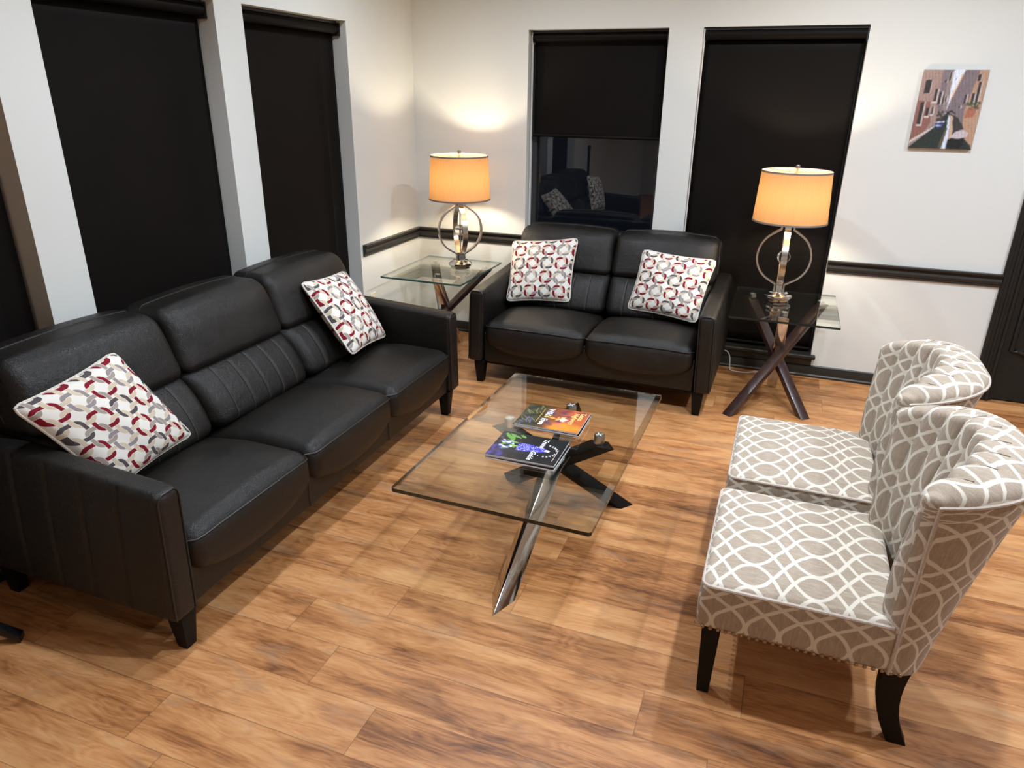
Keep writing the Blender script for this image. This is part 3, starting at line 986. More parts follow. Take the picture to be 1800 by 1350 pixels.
def diamond_leg(root, foot, top, dw, dh, mt, twist=0.0):
    foot = Vector(foot); top = Vector(top); c = (foot + top) / 2
    d = (top - foot).normalized(); sd = Vector((0, 0, 1)).cross(d).normalized(); up = d.cross(sd)
    ring = []
    corners = [sd * dw / 2, up * dh / 2, -sd * dw / 2, -up * dh / 2]
    R = Matrix.Rotation(twist, 3, d)
    corners = [R @ v for v in corners]
    def cut(p, plane_z=None):
        out = []
        for v in corners:
            q = p + v
            if plane_z is not None: q = q + d * ((plane_z - q.z) / d.z)
            out.append(tuple(q - c))
        return out
    o = MB().loft([cut(foot, foot.z), cut(top, top.z)]).build('leg', mt, root, angle=20, bevel=.002)
    o.location = c
    return o

def crossed_leg(root, foot, top, w, t, mt, cap=.0):
    foot = Vector(foot); top = Vector(top)
    c = (foot + top) / 2
    o = MB().beam(foot - c, top - c, w, t).build('leg', mt, root, smooth=True, angle=20, bevel=.003)
    o.location = c
    return o

def coffee_table():
    root = tag(empty('coffee_table', (1.812, -2.39, 0), radians(-.9)), 'low clear-topped coffee table with crossed shiny and black legs, between the sofas and chairs', 'table')
    O = Vector((1.812, -2.39, 0))
    R = Matrix.Rotation(radians(.9), 3, 'Z')
    def l(x, y, z): return R @ (Vector((x, y, z)) - O)
    glass_top(root, -.366, .366, -.609, .609, .4335, .452, .024, M['glass_edge_dark'])
    tops = [(1.818, -2.020), (1.609, -2.257), (2.012, -2.268)]
    ZT = .394
    def leg(foot, top, mt, w, t, over):
        f = l(*foot, 0); tp = l(*top, ZT); d = (tp - f)
        e = Vector((d.x, d.y, 0)).normalized() * over
        return diamond_leg(root, f, tp + e, w, t, mt)
    leg((1.825, -2.880), tops[0], M['chrome'], .090, .090, .02)
    leg((2.085, -2.075), tops[1], M['legwood'], .074, .074, .02)
    leg((1.540, -2.030), tops[2], M['legwood'], .074, .074, .02)
    for x, y in tops:
        p = l(x, y, 0)
        knob(root, p.x, p.y, ZT - .001, .4330, .0235)
    # the block that ties the three legs where they cross
    p = l(1.80, -2.18, 0)
    h = MB().lathe([(.026, 0), (.026, .15)], 6).build('hub', M['legwood'], root)
    h.location = (p.x, p.y, .165)
    return root
coffee_table()

def end_table(loc, label):
    root = tag(empty('end_table', (0, 0, 0)), label, 'table', 'glass-topped end tables')
    O = Vector((2.677, -.50, 0))
    def l(x, y, z): return Vector((x, y, z)) - O
    glass_top(root, -.293, .293, -.360, .360, .588, .600, .0, M['glass_edge_green'] if 'corner' in label else M['glass_edge_dark'], .006)
    ZT = .562
    tops = [(2.885, -.255), (2.485, -.240), (2.682, -.605)]
    feet = [(2.462, -.848), (2.805, -.685) if 'corner' in label else (2.872, -.735), (2.682, -.285)]
    for f, t, mt in zip(feet, tops, (M['mahogany'], M['mahogany'], M['chrome'])):
        a = l(*f, 0); b = l(*t, ZT); e = Vector(((b - a).x, (b - a).y, 0)).normalized() * .02
        crossed_leg(root, a, b + e, .060, .034, mt)
        p = l(*t, 0)
        knob(root, p.x, p.y, ZT + .001, .5875, .021)
    h = MB().lathe([(.03, 0), (.03, .12)], 6).build('hub', M['mahogany'], root)
    h.location = (0, .01, .24)
    root.location = loc
    return root
end_table((2.677, -.50, 0), 'glass end table with crossed wood legs right of the loveseat')
end_table((0.432, -.47, 0), 'glass end table in the corner between sofa and loveseat')

# ------------------------------------------------------------------ table lamps
def table_lamp(loc, rz, label):
    root = tag(empty('table_lamp', loc, rz), label, 'lamp', 'ring-bodied table lamps')
    nk = M['nickel']
    sq = lambda r, z, n=8: [(r * (1 + .0) * cos(2 * pi * (i + .5) / n), r * sin(2 * pi * (i + .5) / n), z) for i in range(n)]
    prof = [(.066, 0), (.070, .006), (.070, .014), (.082, .022), (.082, .036), (.070, .044), (.058, .048), (.050, .058)]
    MB().loft([sq(r, z, 12) for r, z in prof]).build('base', M['chrome'], root, angle=20, bevel=.0015)
    # four flat arms bent into two crossing rings
    cz, R_ = .262, .150
    for k in range(4):
        a = k * pi / 2
        pts = [(.026, .056), (.026, .098)]
        th0 = -1.02; th1 = 1.02
        for i in range(19):
            th = th0 + (th1 - th0) * i / 18
            pts.append((.026 + (R_ - .026) * 0 + R_ * cos(th) - .026 * 1.0, cz + R_ * sin(th) * 1.04))
        pts += [(.034, .424), (.034, .446)]
        rings = []
        w = .0165; t = .0052
        for i, (r, z) in enumerate(pts):
            pa = pts[max(0, i - 1)]; pb = pts[min(len(pts) - 1, i + 1)]
            d = Vector((pb[0] - pa[0], pb[1] - pa[1])).normalized()
            nx, nz = d.y, -d.x
            ring = []
            for sw, st in ((-1, -1), (1, -1), (1, 1), (-1, 1)):
                rr = r + nx * t * st; zz = z + nz * t * st
                ring.append((rr * cos(a) - sw * w * sin(a), rr * sin(a) + sw * w * cos(a), zz))
            rings.append(ring)
        MB().loft(rings).build('arm', nk, root, angle=50)
    MB().lathe([(.012, 0), (.048, .001), (.050, .005), (.048, .010), (.012, .012)], 32, (0, 0, .446)).build('collar', nk, root)
    MB().lathe([(.0045, .05), (.0045, .47)], 10).build('rod', nk, root)
    b = MB(); R2 = .038
    b.lathe([(R2 * sin(pi * i / 16) + 1e-4, .262 - R2 * cos(pi * i / 16)) for i in range(17)], 28)
    b.build('crystal_ball', M['crystal'], root)
    MB().lathe([(.016, .458), (.018, .462), (.018, .53), (.014, .535)], 16).build('socket', nk, root)
    bl = MB(); R3 = .030
    bl.lathe([(max(1e-4, R3 * sin(pi * i / 12)), .605 - R3 * cos(pi * i / 12) * 1.25) for i in range(13)], 20)
    bl.build('bulb', M['bulb'], root)
    # harp that carries the shade
    hp = [(.018, 0, .50)] + [(.055 * cos(t) , 0, .58 + .155 * sin(t) * 1.0) for t in [pi * i / 12 * .5 for i in range(13)]]
    hp2 = hp + [(-x, y, z) for x, y, z in reversed(hp[:-1])]
    MB().tube(hp2, .0022, 6).build('harp', nk, root)
    z0, z1, r0, r1 = .468, .755, .207, .191
    sh = MB()
    n = 72
    ring = lambda r, z: [(r * cos(2 * pi * i / n), r * sin(2 * pi * i / n), z) for i in range(n)]
    sh.loft([ring(r0 + (r1 - r0) * k / 8, z0 + (z1 - z0) * k / 8) for k in range(9)], cap=False)
    s_o = sh.build('lamp_shade', M['lampshade'], root)
    for r, z, dz in ((r0, z0, .010), (r1, z1 - .010, .010)):
        k = (r1 - r0) / (z1 - z0)
        MB().loft([ring(r + .0015, z), ring(r + k * dz + .0015, z + dz), ring(r + k * dz - .0012, z + dz), ring(r - .0012, z), ring(r + .0015, z)], cap=False).build('trim_band', M['band'], s_o)
    m = MB()
    for k in range(3):
        a = k * 2 * pi / 3 + .4
        m.tube([(0, 0, z1 - .012), (r1 * .995 * cos(a), r1 * .995 * sin(a), z1 - .006)], .002, 6)
    m.build('spider', nk, s_o)
    MB().lathe([(.010, z1 - .022), (.010, z1 - .004), (.006, z1), (.006, z1 + .006), (.011, z1 + .008), (.012, z1 + .026), (.010, z1 + .031), (.003, z1 + .033)], 20).build('finial', nk, root)
    return root
table_lamp((2.632, -.394, .6005), radians(1), 'lit table lamp with nickel rings on the right end table')
table_lamp((.525, -.385, .6005), radians(38), 'lit table lamp with nickel rings glowing in the room corner')

# ------------------------------------------------------------------ accent chairs
def trellis_chair():
    root = empty('accent_chair', (3.052, -2.79, 0), -pi / 2)
    tr = M['trellis']
    HWID = .298
    # seat block: local front is -y
    def df(p, q):
        u, v, w = q; x, y, z = p
        if w > 0:
            z += .026 * (1 - u * u) * (1 - v * v) ** .6 * w
            z += .006 * (1 - abs(u) ** 3) * w
        x += u * .006 * (1 - w * w)
        y -= .008 * (1 - w * w) if v < -.9 else 0
        z -= .012 * max(0, v) * 0
        return (x, y, z)
    m = MB().rbox(-HWID, HWID, -.522, .004, .258, .422, .020, (14, 14, 4), 4, df)
    seat = m.build('seat', tr, root, angle=80, boxuv=True)
    path = []
    r = .026
    x1, y0, y1 = HWID - .001, -.521, -.012
    pts = [(x1, y1)] + [(x1, y1 + (y0 + r - y1) * k / 12) for k in range(1, 13)]
    pts += [(x1 - r + r * cos(t), y0 + r - r * sin(t)) for t in [pi / 2 * k / 5 for k in range(1, 6)]]
    pts += [(x1 - r + (-2 * (x1 - r)) * k / 14, y0) for k in range(1, 15)]
    pts += [(-x1 + r - r * sin(t), y0 + r - r * cos(t)) for t in [pi / 2 * k / 5 for k in range(1, 6)]]
    pts += [(-x1, y0 + r + (y1 - y0 - r) * k / 12) for k in range(1, 13)]
    for x, y in pts: path.append((x, y, .412))
    MB().tube(path, .0062, 8).build('piping', M['chair_piping'], seat)
    # nailheads along the lower edge, one mesh copied
    nb = MB(); nb.lathe([(.0062, 0), (.0058, .0018), (.004, .0036), (.0015, .0045), (.0001, .0047)], 10)
    first = None
    spots = []
    for k in range(25): spots.append((HWID + .0045, -.505 + k * .0222, pi / 2))
    for k in range(27): spots.append((-.288 + k * .02215, -.5275, 0))
    for k in range(8): spots.append((-HWID - .0045, -.505 + k * .0222, -pi / 2))
    for (x, y, a) in spots:
        if first is None:
            o = nb.build('nailhead', M['bronze'], seat); first = o
        else:
            o = first.copy(); COL.objects.link(o)
        o.parent = seat
        o.location = (x, y, .268)
        o.rotation_euler = (pi / 2, 0, a)
    # barrel back: closed padded sheet, channels inside, rolled top
    NCH = 9
    phm = radians(60)
    sg_ = lambda x: -1 if x < 0 else 1
    def shape(u): return (cos(u * phm) - cos(phm)) / (1 - cos(phm))
    def Bin(u): return Vector((.230 * sin(u * phm) / sin(phm), -.035 + .080 * shape(u)))
    def Crest(u): return Vector((.258 * sin(u * phm) / sin(phm), -.030 + .165 * shape(u)))
    def Rim(u):
        a = u * pi / 2
        return Vector((.304 * sg_(u) * abs(sin(a)) ** .80, .026 + .250 * max(0, cos(a)) ** .72))
    def Bout(u):
        a = u * pi / 2
        return Vector((.297 * sg_(u) * abs(sin(a)) ** .85, .012 + .110 * max(0, cos(a)) ** .8))
    def topz(u):
        return .908 - .082 * abs(u) ** 2.4
    def rimz(u): return topz(u) - .022 - .030 * cos(u * pi / 2)
    NU = 120
    us = [-1 + 2 * i / NU for i in range(NU + 1)]
    # section: inner face going up, roll over the top, outer face going down
    prof = []
    for k in range(13): prof.append(('in', k / 12))
    for k in range(1, 10): prof.append(('roll', k / 9))
    for k in range(1, 13): prof.append(('out', k / 12))
    ZB_IN, ZB_OUT = .34, .262
    def sect(u, shrink=1.0, adv=0.0):
        bi, cr, ri, bo = Bin(u), Crest(u), Rim(u), Bout(u)
        out_ = (ri - cr).normalized()
        zt, zr = topz(u), rimz(u)
        chan = (u + 1) / 2 * NCH
        fr = abs(sin(pi * chan))
        scal = .026 * (fr ** .5) - .014
        arc = u * .42
        wd = (ri - cr).length
        mb, mt = (bi + bo) / 2, (cr + ri) / 2
        fwd = Vector((sg_(u) * .70, -.71))
        ring = []; uvr = []
        for kind, t in prof:
            if kind == 'in':
                z = ZB_IN + (zt - .028 - ZB_IN) * t
                p = bi + (cr - bi) * t ** 1.35
                p = p - out_ * (scal * (.35 + .65 * t) + .014 * sin(pi * min(1, t * 1.15)))
                hgt = z; ar = arc
            elif kind == 'roll':
                p = cr + (ri - cr) * (1 - cos(pi * t)) / 2 - out_ * scal * (1 - t)
                base = (zt - .028) * (1 - t) + zr * t
                z = base + (.030 + .010 * fr * (1 - t)) * sin(pi * t) ** .8
                hgt = zt - .028 + t * (wd + .03); ar = arc
            else:
                z = zr + (ZB_OUT - zr) * t
                p = ri + (bo - ri) * (1 - (1 - t) ** 1.15)
                hgt = 1.9 - z; ar = arc + .03
            if shrink != 1.0 or adv:
                f = (z - .3) / (zt - .3)
                m_ = mb + (mt - mb) * max(0, min(1.05, f))
                p = m_ + (p - m_) * shrink + fwd * adv
                if kind == 'roll' : z = (zt + zr) / 2 - .02 + (z - (zt + zr) / 2 + .02) * (.35 + .65 * shrink)
            ring.append((p.x, p.y, z)); uvr.append((hgt, ar))
        return ring, uvr
    rings = []; uvrs = []
    def endrings(sg):
        out = []
        for k in range(1, 7):
            a = pi / 2 * k / 6
            rr, uu = sect(sg * 1.0, max(.02, cos(a)), .022 * sin(a))
            uu = [(x, y + sg * .05 * k / 6) for x, y in uu]
            out.append((rr, uu))
        return out
    seq = list(reversed(endrings(-1))) + [sect(u) for u in us] + endrings(1)
    m = MB()
    npf = len(prof)
    vs = [p for r_, _ in seq for p in r_]; fs = []; uvs = []
    for a in range(len(seq) - 1):
        for i in range(npf):
            j = (i + 1) % npf
            fs.append((a * npf + i, a * npf + j, (a + 1) * npf + j, (a + 1) * npf + i))
            A, B = seq[a][1], seq[a + 1][1]
            ui, uj, vi, vj = A[i], A[j], B[i], B[j]
            if j == 0: uj = (ui[0] + .02, ui[1]); vj = (vi[0] + .02, vi[1])
            uvs.append((ui, uj, vj, vi))
    for a, rev in ((0, False), (len(seq) - 1, True)):
        idx = [a * npf + i for i in range(npf)]
        if rev: idx.reverse()
        fs.append(tuple(idx)); uvs.append([(0.1, vs[i][2]) for i in idx])
    m.add(vs, fs, uvs)
    back = m.build('backrest', tr, root, angle=70)
    bmn = bmesh.new(); bmn.from_mesh(back.data); bmesh.ops.recalc_face_normals(bmn, faces=bmn.faces); bmn.to_mesh(back.data); bmn.free()
    # welt along the outer rim and down both wing edges
    iro = 13 + 9 - 1      # last roll point
    path = []
    rim = [seq[a][0][iro] for a in range(6, 6 + NU + 1)]
    def wing(sg):
        r_ = sect(sg * 1.0, .86, .012)[0]
        return [r_[i] for i in range(npf - 1, iro - 1, -1)]
    path = wing(-1) + rim[3:-3] + list(reversed(wing(1)))
    MB().tube(path, .0055, 7).build('piping', M['chair_piping'], back)
    # seams between the channels, inner face
    for k in range(1, NCH):
        u = -1 + 2 * k / NCH
        r_ = sect(u)[0]
        MB().tube([Vector(p) for p in r_[1:17]], .0026, 5).build('channel_seam', M['stitch_tan'], back)
    # legs
    for sx in (-1, 1):
        x, y = sx * .262, -.480
        f = lambda h, z: [(x + a * h, y + b * h, z) for a, b in ((-1, -1), (1, -1), (1, 1), (-1, 1))]
        MB().loft([f(.0185, 0), f(.028, .262)]).build('leg', M['legwood'], root, bevel=.003, angle=30)
    for sx in (-1, 1):
        rg = []
        for k in range(9):
            t = k / 8
            z = .275 * (1 - t)
            yy = .030 + .015 * sin(pi * t * .9) * -1 + .048 * t ** 2.2
            hx = .025 - .005 * t; hy = .034 - .008 * t
            x = sx * .255
            rg.append([(x + a * hx, yy + b * hy, z) for a, b in ((-1, -1), (1, -1), (1, 1), (-1, 1))])
        MB().loft(list(reversed(rg))).build('leg', M['legwood'], root, angle=35, bevel=.002)
    return root
M['stitch_tan'] = plain('tan_seam_thread', (0.16, 0.12, 0.09), 0.8)
c1 = trellis_chair()
tag(c1, 'taupe trellis-patterned barrel-back accent chair nearest the camera', 'chair', 'matching accent chairs')
c2 = copy_tree(c1)
c2.location = (3.066, -2.098, 0)
tag(c2, 'taupe trellis-patterned barrel-back accent chair farther back, partly hidden by its twin', 'chair', 'matching accent chairs')

# ------------------------------------------------------------------ printed things: small rasters stored as face colours
class Raster:
    def __init__(s, w, h, bg):
        s.w, s.h = w, h
        s.px = [[tuple(bg) for _ in range(w)] for _ in range(h)]
    def shade(s, fn):
        for j in range(s.h):
            for i in range(s.w):
                c = fn((i + .5) / s.w, (j + .5) / s.h, s.px[j][i])
                if c is not None: s.px[j][i] = c
    def poly(s, pts, col, var=0.0):
        ys = [p[1] for p in pts]
        for j in range(max(0, int(min(ys) * s.h) - 1), min(s.h, int(max(ys) * s.h) + 2)):
            y = (j + .5) / s.h
            xs = []
            for k in range(len(pts)):
                (x0, y0), (x1, y1) = pts[k], pts[(k + 1) % len(pts)]
                if (y0 <= y) != (y1 <= y): xs.append(x0 + (y - y0) / (y1 - y0) * (x1 - x0))
            xs.sort()
            for a, b in zip(xs[::2], xs[1::2]):
                for i in range(max(0, int(round(a * s.w))), min(s.w, int(round(b * s.w)))):
                    f = 1 + var * (random.random() - .5)
                    s.px[j][i] = tuple(min(1, c * f) for c in col)
    def ell(s, cx, cy, rx, ry, col, rot=0.0, var=0.0):
        s.poly([(cx + rx * cos(t) * cos(rot) - ry * sin(t) * sin(rot), cy + rx * cos(t) * sin(rot) + ry * sin(t) * cos(rot)) for t in [2 * pi * k / 16 for k in range(16)]], col, var)
    def blob(s, cx, cy, r, col, strength=1.0):
        asp = s.h / s.w
        for j in range(s.h):
            for i in range(s.w):
                d = ((i + .5) / s.w - cx) ** 2 + (((j + .5) / s.h - cy) * asp) ** 2
                f = strength * exp(-d / (r * r))
                if f > .01:
                    s.px[j][i] = tuple(a * (1 - f) + b * f for a, b in zip(s.px[j][i], col))
    def mesh(s, name, material, parent, x0, x1, y0, y1, z, tf=None):
        vs = []; fs = []; W_, H_ = s.w, s.h
        for j in range(H_ + 1):
            for i in range(W_ + 1):
                p = (x0 + (x1 - x0) * i / W_, y0 + (y1 - y0) * j / H_, z)
                vs.append(tf(p) if tf else p)
        for j in range(H_):
            for i in range(W_):
                a = j * (W_ + 1) + i
                fs.append((a, a + 1, a + W_ + 2, a + W_ + 1))
        m = MB(); m.add(vs, fs)
        o = m.build(name, material, parent, smooth=False)
        at = o.data.color_attributes.new('print', 'FLOAT_COLOR', 'CORNER')
        k = 0
        for j in range(H_):
            for i in range(W_):
                c = (*s.px[j][i], 1.0)
                for _ in range(4):
                    at.data[k].color = c; k += 1
        return o

def lin(r, g, b):
    f = lambda c: (c / 255 / 12.92) if c / 255 <= .04045 else ((c / 255 + .055) / 1.055) ** 2.4
    return (f(r), f(g), f(b))

def text_geo(body, size, shear=0.0, bold=0.0, spacing=1.0):
    cu = bpy.data.curves.new('t', 'FONT')
    cu.body = body; cu.size = size; cu.shear = shear; cu.offset = bold
    cu.align_x = 'CENTER'; cu.align_y = 'CENTER'; cu.resolution_u = 2
    cu.space_character = spacing
    o = bpy.data.objects.new('t', cu); COL.objects.link(o)
    dg = bpy.context.evaluated_depsgraph_get()
    me = bpy.data.meshes.new_from_object(o.evaluated_get(dg))
    vs = [tuple(v.co) for v in me.vertices]; fs = [tuple(p.vertices) for p in me.polygons]
    bpy.data.objects.remove(o); bpy.data.meshes.remove(me); bpy.data.curves.remove(cu)
    return vs, fs

def lettering(name, items, material, parent, z):
    """items: (text, cx, cy, size, rot, kwargs) in cover coordinates"""
    m = MB()
    for (body, cx, cy, size, rot, kw) in items:
        vs, fs = text_geo(body, size, **kw)
        m.add([(cx + x * cos(rot) - y * sin(rot), cy + x * sin(rot) + y * cos(rot), z) for x, y, _ in vs], fs)
    return m.build(name, material, parent, smooth=False)

# cover frame: local x = to the reader's right, local y = up the page
PWD, PHT = .212, .274
def cover_bluebonnet():
    r = Raster(84, 108, lin(12, 12, 14))
    r.shade(lambda u, v, c: tuple(a + .012 * (sin(9 * u + 5 * v) > .6) * max(0, .6 - v) for a in c))
    rnd = random.Random(4)
    for k in range(14): r.blob(rnd.uniform(.55, 1.0), rnd.uniform(0, .22), .05, lin(70, 60, 140), .7)
    for k in range(9): r.blob(rnd.uniform(.05, .45), rnd.uniform(.0, .12), .04, lin(60, 60, 70), .5)
    for (cx, cy, rx, ry, a) in ((.16, .12, .13, .035, .5), (.22, .20, .14, .035, .15), (.13, .22, .12, .03, 1.0), (.45, .16, .12, .03, -.5), (.36, .24, .11, .03, 1.2), (.60, .22, .12, .03, 2.4), (.50, .27, .10, .028, .4), (.10, .33, .07, .03, .7)):
        r.ell(cx, cy, rx, ry, lin(96, 150, 62), a, .4)
    for k in range(22):
        r.ell(rnd.uniform(.35, .62), rnd.uniform(.10, .26), .035, .018, rnd.choice([lin(205, 205, 235), lin(90, 85, 190), lin(235, 235, 245)]), rnd.uniform(0, 3))
    r.poly([(.50, .22), (.53, .22), (.53, .40), (.50, .40)], lin(140, 190, 80))
    for row in range(14):
        v = .36 + row * .030
        half = .105 * (1 - (row / 15) ** 2.2) + .015
        for k in range(5):
            r.ell(.515 + half * (k - 2) / 2 + rnd.uniform(-.01, .01), v + rnd.uniform(-.008, .008), .034, .017, rnd.choice([lin(75, 70, 195), lin(95, 95, 215), lin(60, 55, 165), lin(120, 120, 230)]), rnd.uniform(-.5, .5))
            if rnd.random() < .45: r.ell(.515 + half * (k - 2) / 2, v, .012, .008, lin(215, 215, 245))
    for k in range(8): r.ell(.515 + rnd.uniform(-.035, .035), .78 + rnd.uniform(-.02, .03), .022, .014, lin(235, 235, 245), rnd.uniform(0, 3))
    return r
def cover_orange():
    r = Raster(84, 108, lin(70, 66, 38))
    def bg(u, v, c):
        t = max(0, min(1, (v - .30) / .45))
        a = lin(58, 58, 36); b = lin(190, 95, 50)
        s_ = .5 + .5 * sin(14 * u + 9 * v + 3 * sin(7 * v))
        a = tuple(x * (.6 + .8 * s_) for x in a)
        return tuple(p * (1 - t) + q * t for p, q in zip(a, b))
    r.shade(bg)
    rnd = random.Random(9)
    for k in range(10): r.blob(rnd.uniform(.75, 1.0), rnd.uniform(.55, .98), .11, lin(235, 150, 45), .7)
    for k in range(9): r.blob(rnd.uniform(.0, .4), rnd.uniform(.55, .98), .08, lin(120, 55, 60), .65)
    for (u, v) in ((.25, .40), (.3, .47), (.72, .45), (.80, .52), (.62, .62), (.35, .72), (.55, .78), (.2, .62)): r.blob(u, v, .055, lin(82, 48, 96), .85)
    for (u, v) in ((.75, .63), (.6, .70), (.85, .70)): r.blob(u, v, .05, lin(225, 120, 110), .7)
    for k in range(12): r.ell(rnd.uniform(.6, 1), rnd.uniform(.05, .22), .05, .012, lin(95, 88, 140), rnd.uniform(.2, 1.4))
    for k in range(14): r.ell(rnd.uniform(.0, .9), rnd.uniform(.03, .28), .10, .008, lin(120, 118, 80), rnd.uniform(.1, .9))
    # star-shaped flower
    c = (.50, .60)
    for ang, ln, col in ((92, .20, lin(250, 235, 215)), (50, .17, lin(250, 205, 150)), (135, .17, lin(240, 200, 150)), (265, .28, lin(240, 165, 70)), (200, .10, lin(230, 140, 60)), (330, .10, lin(235, 170, 90)), (70, .15, lin(255, 245, 235))):
        a = radians(ang); d = (cos(a), sin(a) * .77); p = (-sin(a), cos(a) * .77)
        r.poly([(c[0] - p[0] * .035, c[1] - p[1] * .035), (c[0] + d[0] * ln * .5 + p[0] * .045, c[1] + d[1] * ln * .5 + p[1] * .045), (c[0] + d[0] * ln, c[1] + d[1] * ln), (c[0] + d[0] * ln * .5 - p[0] * .045, c[1] + d[1] * ln * .5 - p[1] * .045), (c[0] + p[0] * .035, c[1] + p[1] * .035)], col, .1)
    r.poly([(.12, .285), (.80, .285), (.80, .296), (.12, .296)], lin(215, 165, 60))
    return r
def magazine(stack, k, top, raster, label, cxy, rz, base_z, th=.0062, dx=(0, 0)):
    root = tag(empty('magazine', (cxy[0] + dx[0], cxy[1] + dx[1], base_z + k * th), rz), label, 'magazine', stack)
    w, h = PWD / 2, PHT / 2
    MB().box(-w + .0013, w - .0002, -h + .0002, h - .0002, .0005, th - .0006).build('page_block', M['paper'], root, smooth=False)
    m = MB(); m.box(-w, w, -h, h, 0, .0005); m.box(-w, -w + .0012, -h, h, 0.0005, th - .0006); m.box(-w, w, -h, h, th - .0006, th - .0003)
    m.build('cover', M['black'], root, smooth=False)
    if raster: raster.mesh('cover_picture', M['cover'], root, -w, w, -h, h, th - .00025)
    return root
def magazines():
    # pages point up towards +x in the room: local y -> +x
    rz = -pi / 2
    zt = .4525
    th = .0062
    tx = cover_bluebonnet()
    for k in range(3):
        dx = ((.004, -.004), (-.003, .003), (0, 0))[k]
        lab = ('magazine at the bottom of the stack nearer the camera', 'middle magazine of the stack nearer the camera', 'black-covered magazine with a blue flower spike, on top of the nearer stack')[k]
        mg = magazine('black-covered travel magazines on the coffee table', k, k == 2, tx if k == 2 else None, lab, (1.799, -2.562), rz + (radians(-1), radians(1.2), radians(.6))[k], zt, th, dx)
    items = [('Travel', -.052, .058, .026, 1.02, dict(shear=.35, bold=.0006)), ('Guide', .052, .040, .026, -.0 + .95 - .2, dict(shear=.35, bold=.0006))]
    items = [('Travel', -.054, .050, .030, .0, dict(shear=.3, bold=.0006)), ('Guide', .056, .032, .030, .0, dict(shear=.3, bold=.0006))]
    word = 'TEXAS STATE'
    for i, ch in enumerate(word):
        if ch == ' ': continue
        a = radians(172 - i * 164 / (len(word) - 1))
        items.append((ch, .004 + .046 * cos(a), .070 + .046 * sin(a), .0125, a - pi / 2, dict(bold=.0006)))
    for a in (radians(196), radians(-16)):
        items.append(('.', .004 + .046 * cos(a), .073 + .046 * sin(a), .02, 0, dict(bold=.0008)))
    lettering('cover_lettering', items, M['ink_white'], mg, th + .0001)
    b = MB(); b.box(-.020, .075, .1175, .1195, th - .0002, th + .0001); b.build('cover_rule', M['ink_pink'], mg, smooth=False)
    fo = cover_orange()
    for k in range(3):
        dx = ((.003, .004), (-.004, -.002), (0, 0))[k]
        lab = ('magazine at the bottom of the stack nearer the loveseat', 'middle magazine of the stack nearer the loveseat', 'orange wildflower magazine on top of the stack nearer the loveseat')[k]
        mg = magazine('wildflower magazines on the coffee table', k, k == 2, fo if k == 2 else None, lab, (1.806, -2.266), rz + (radians(1), radians(-.8), radians(.3))[k], zt, th, dx)
    lettering('cover_title', [('Wild', -.052, -.028, .036, 0, dict(bold=.0010)), ('Free', .048, -.031, .036, 0, dict(bold=.0010))], M['ink_white'], mg, th + .0001)
    lettering('cover_lettering', [('&', -.004, -.029, .030, 0, dict(bold=.0006)), ('Texas', -.052, .112, .032, 0, dict(bold=.0008)), ('Highways', -.020, .086, .030, 0, dict(bold=.0006))], M['ink_yellow'], mg, th + .0001)
magazines()

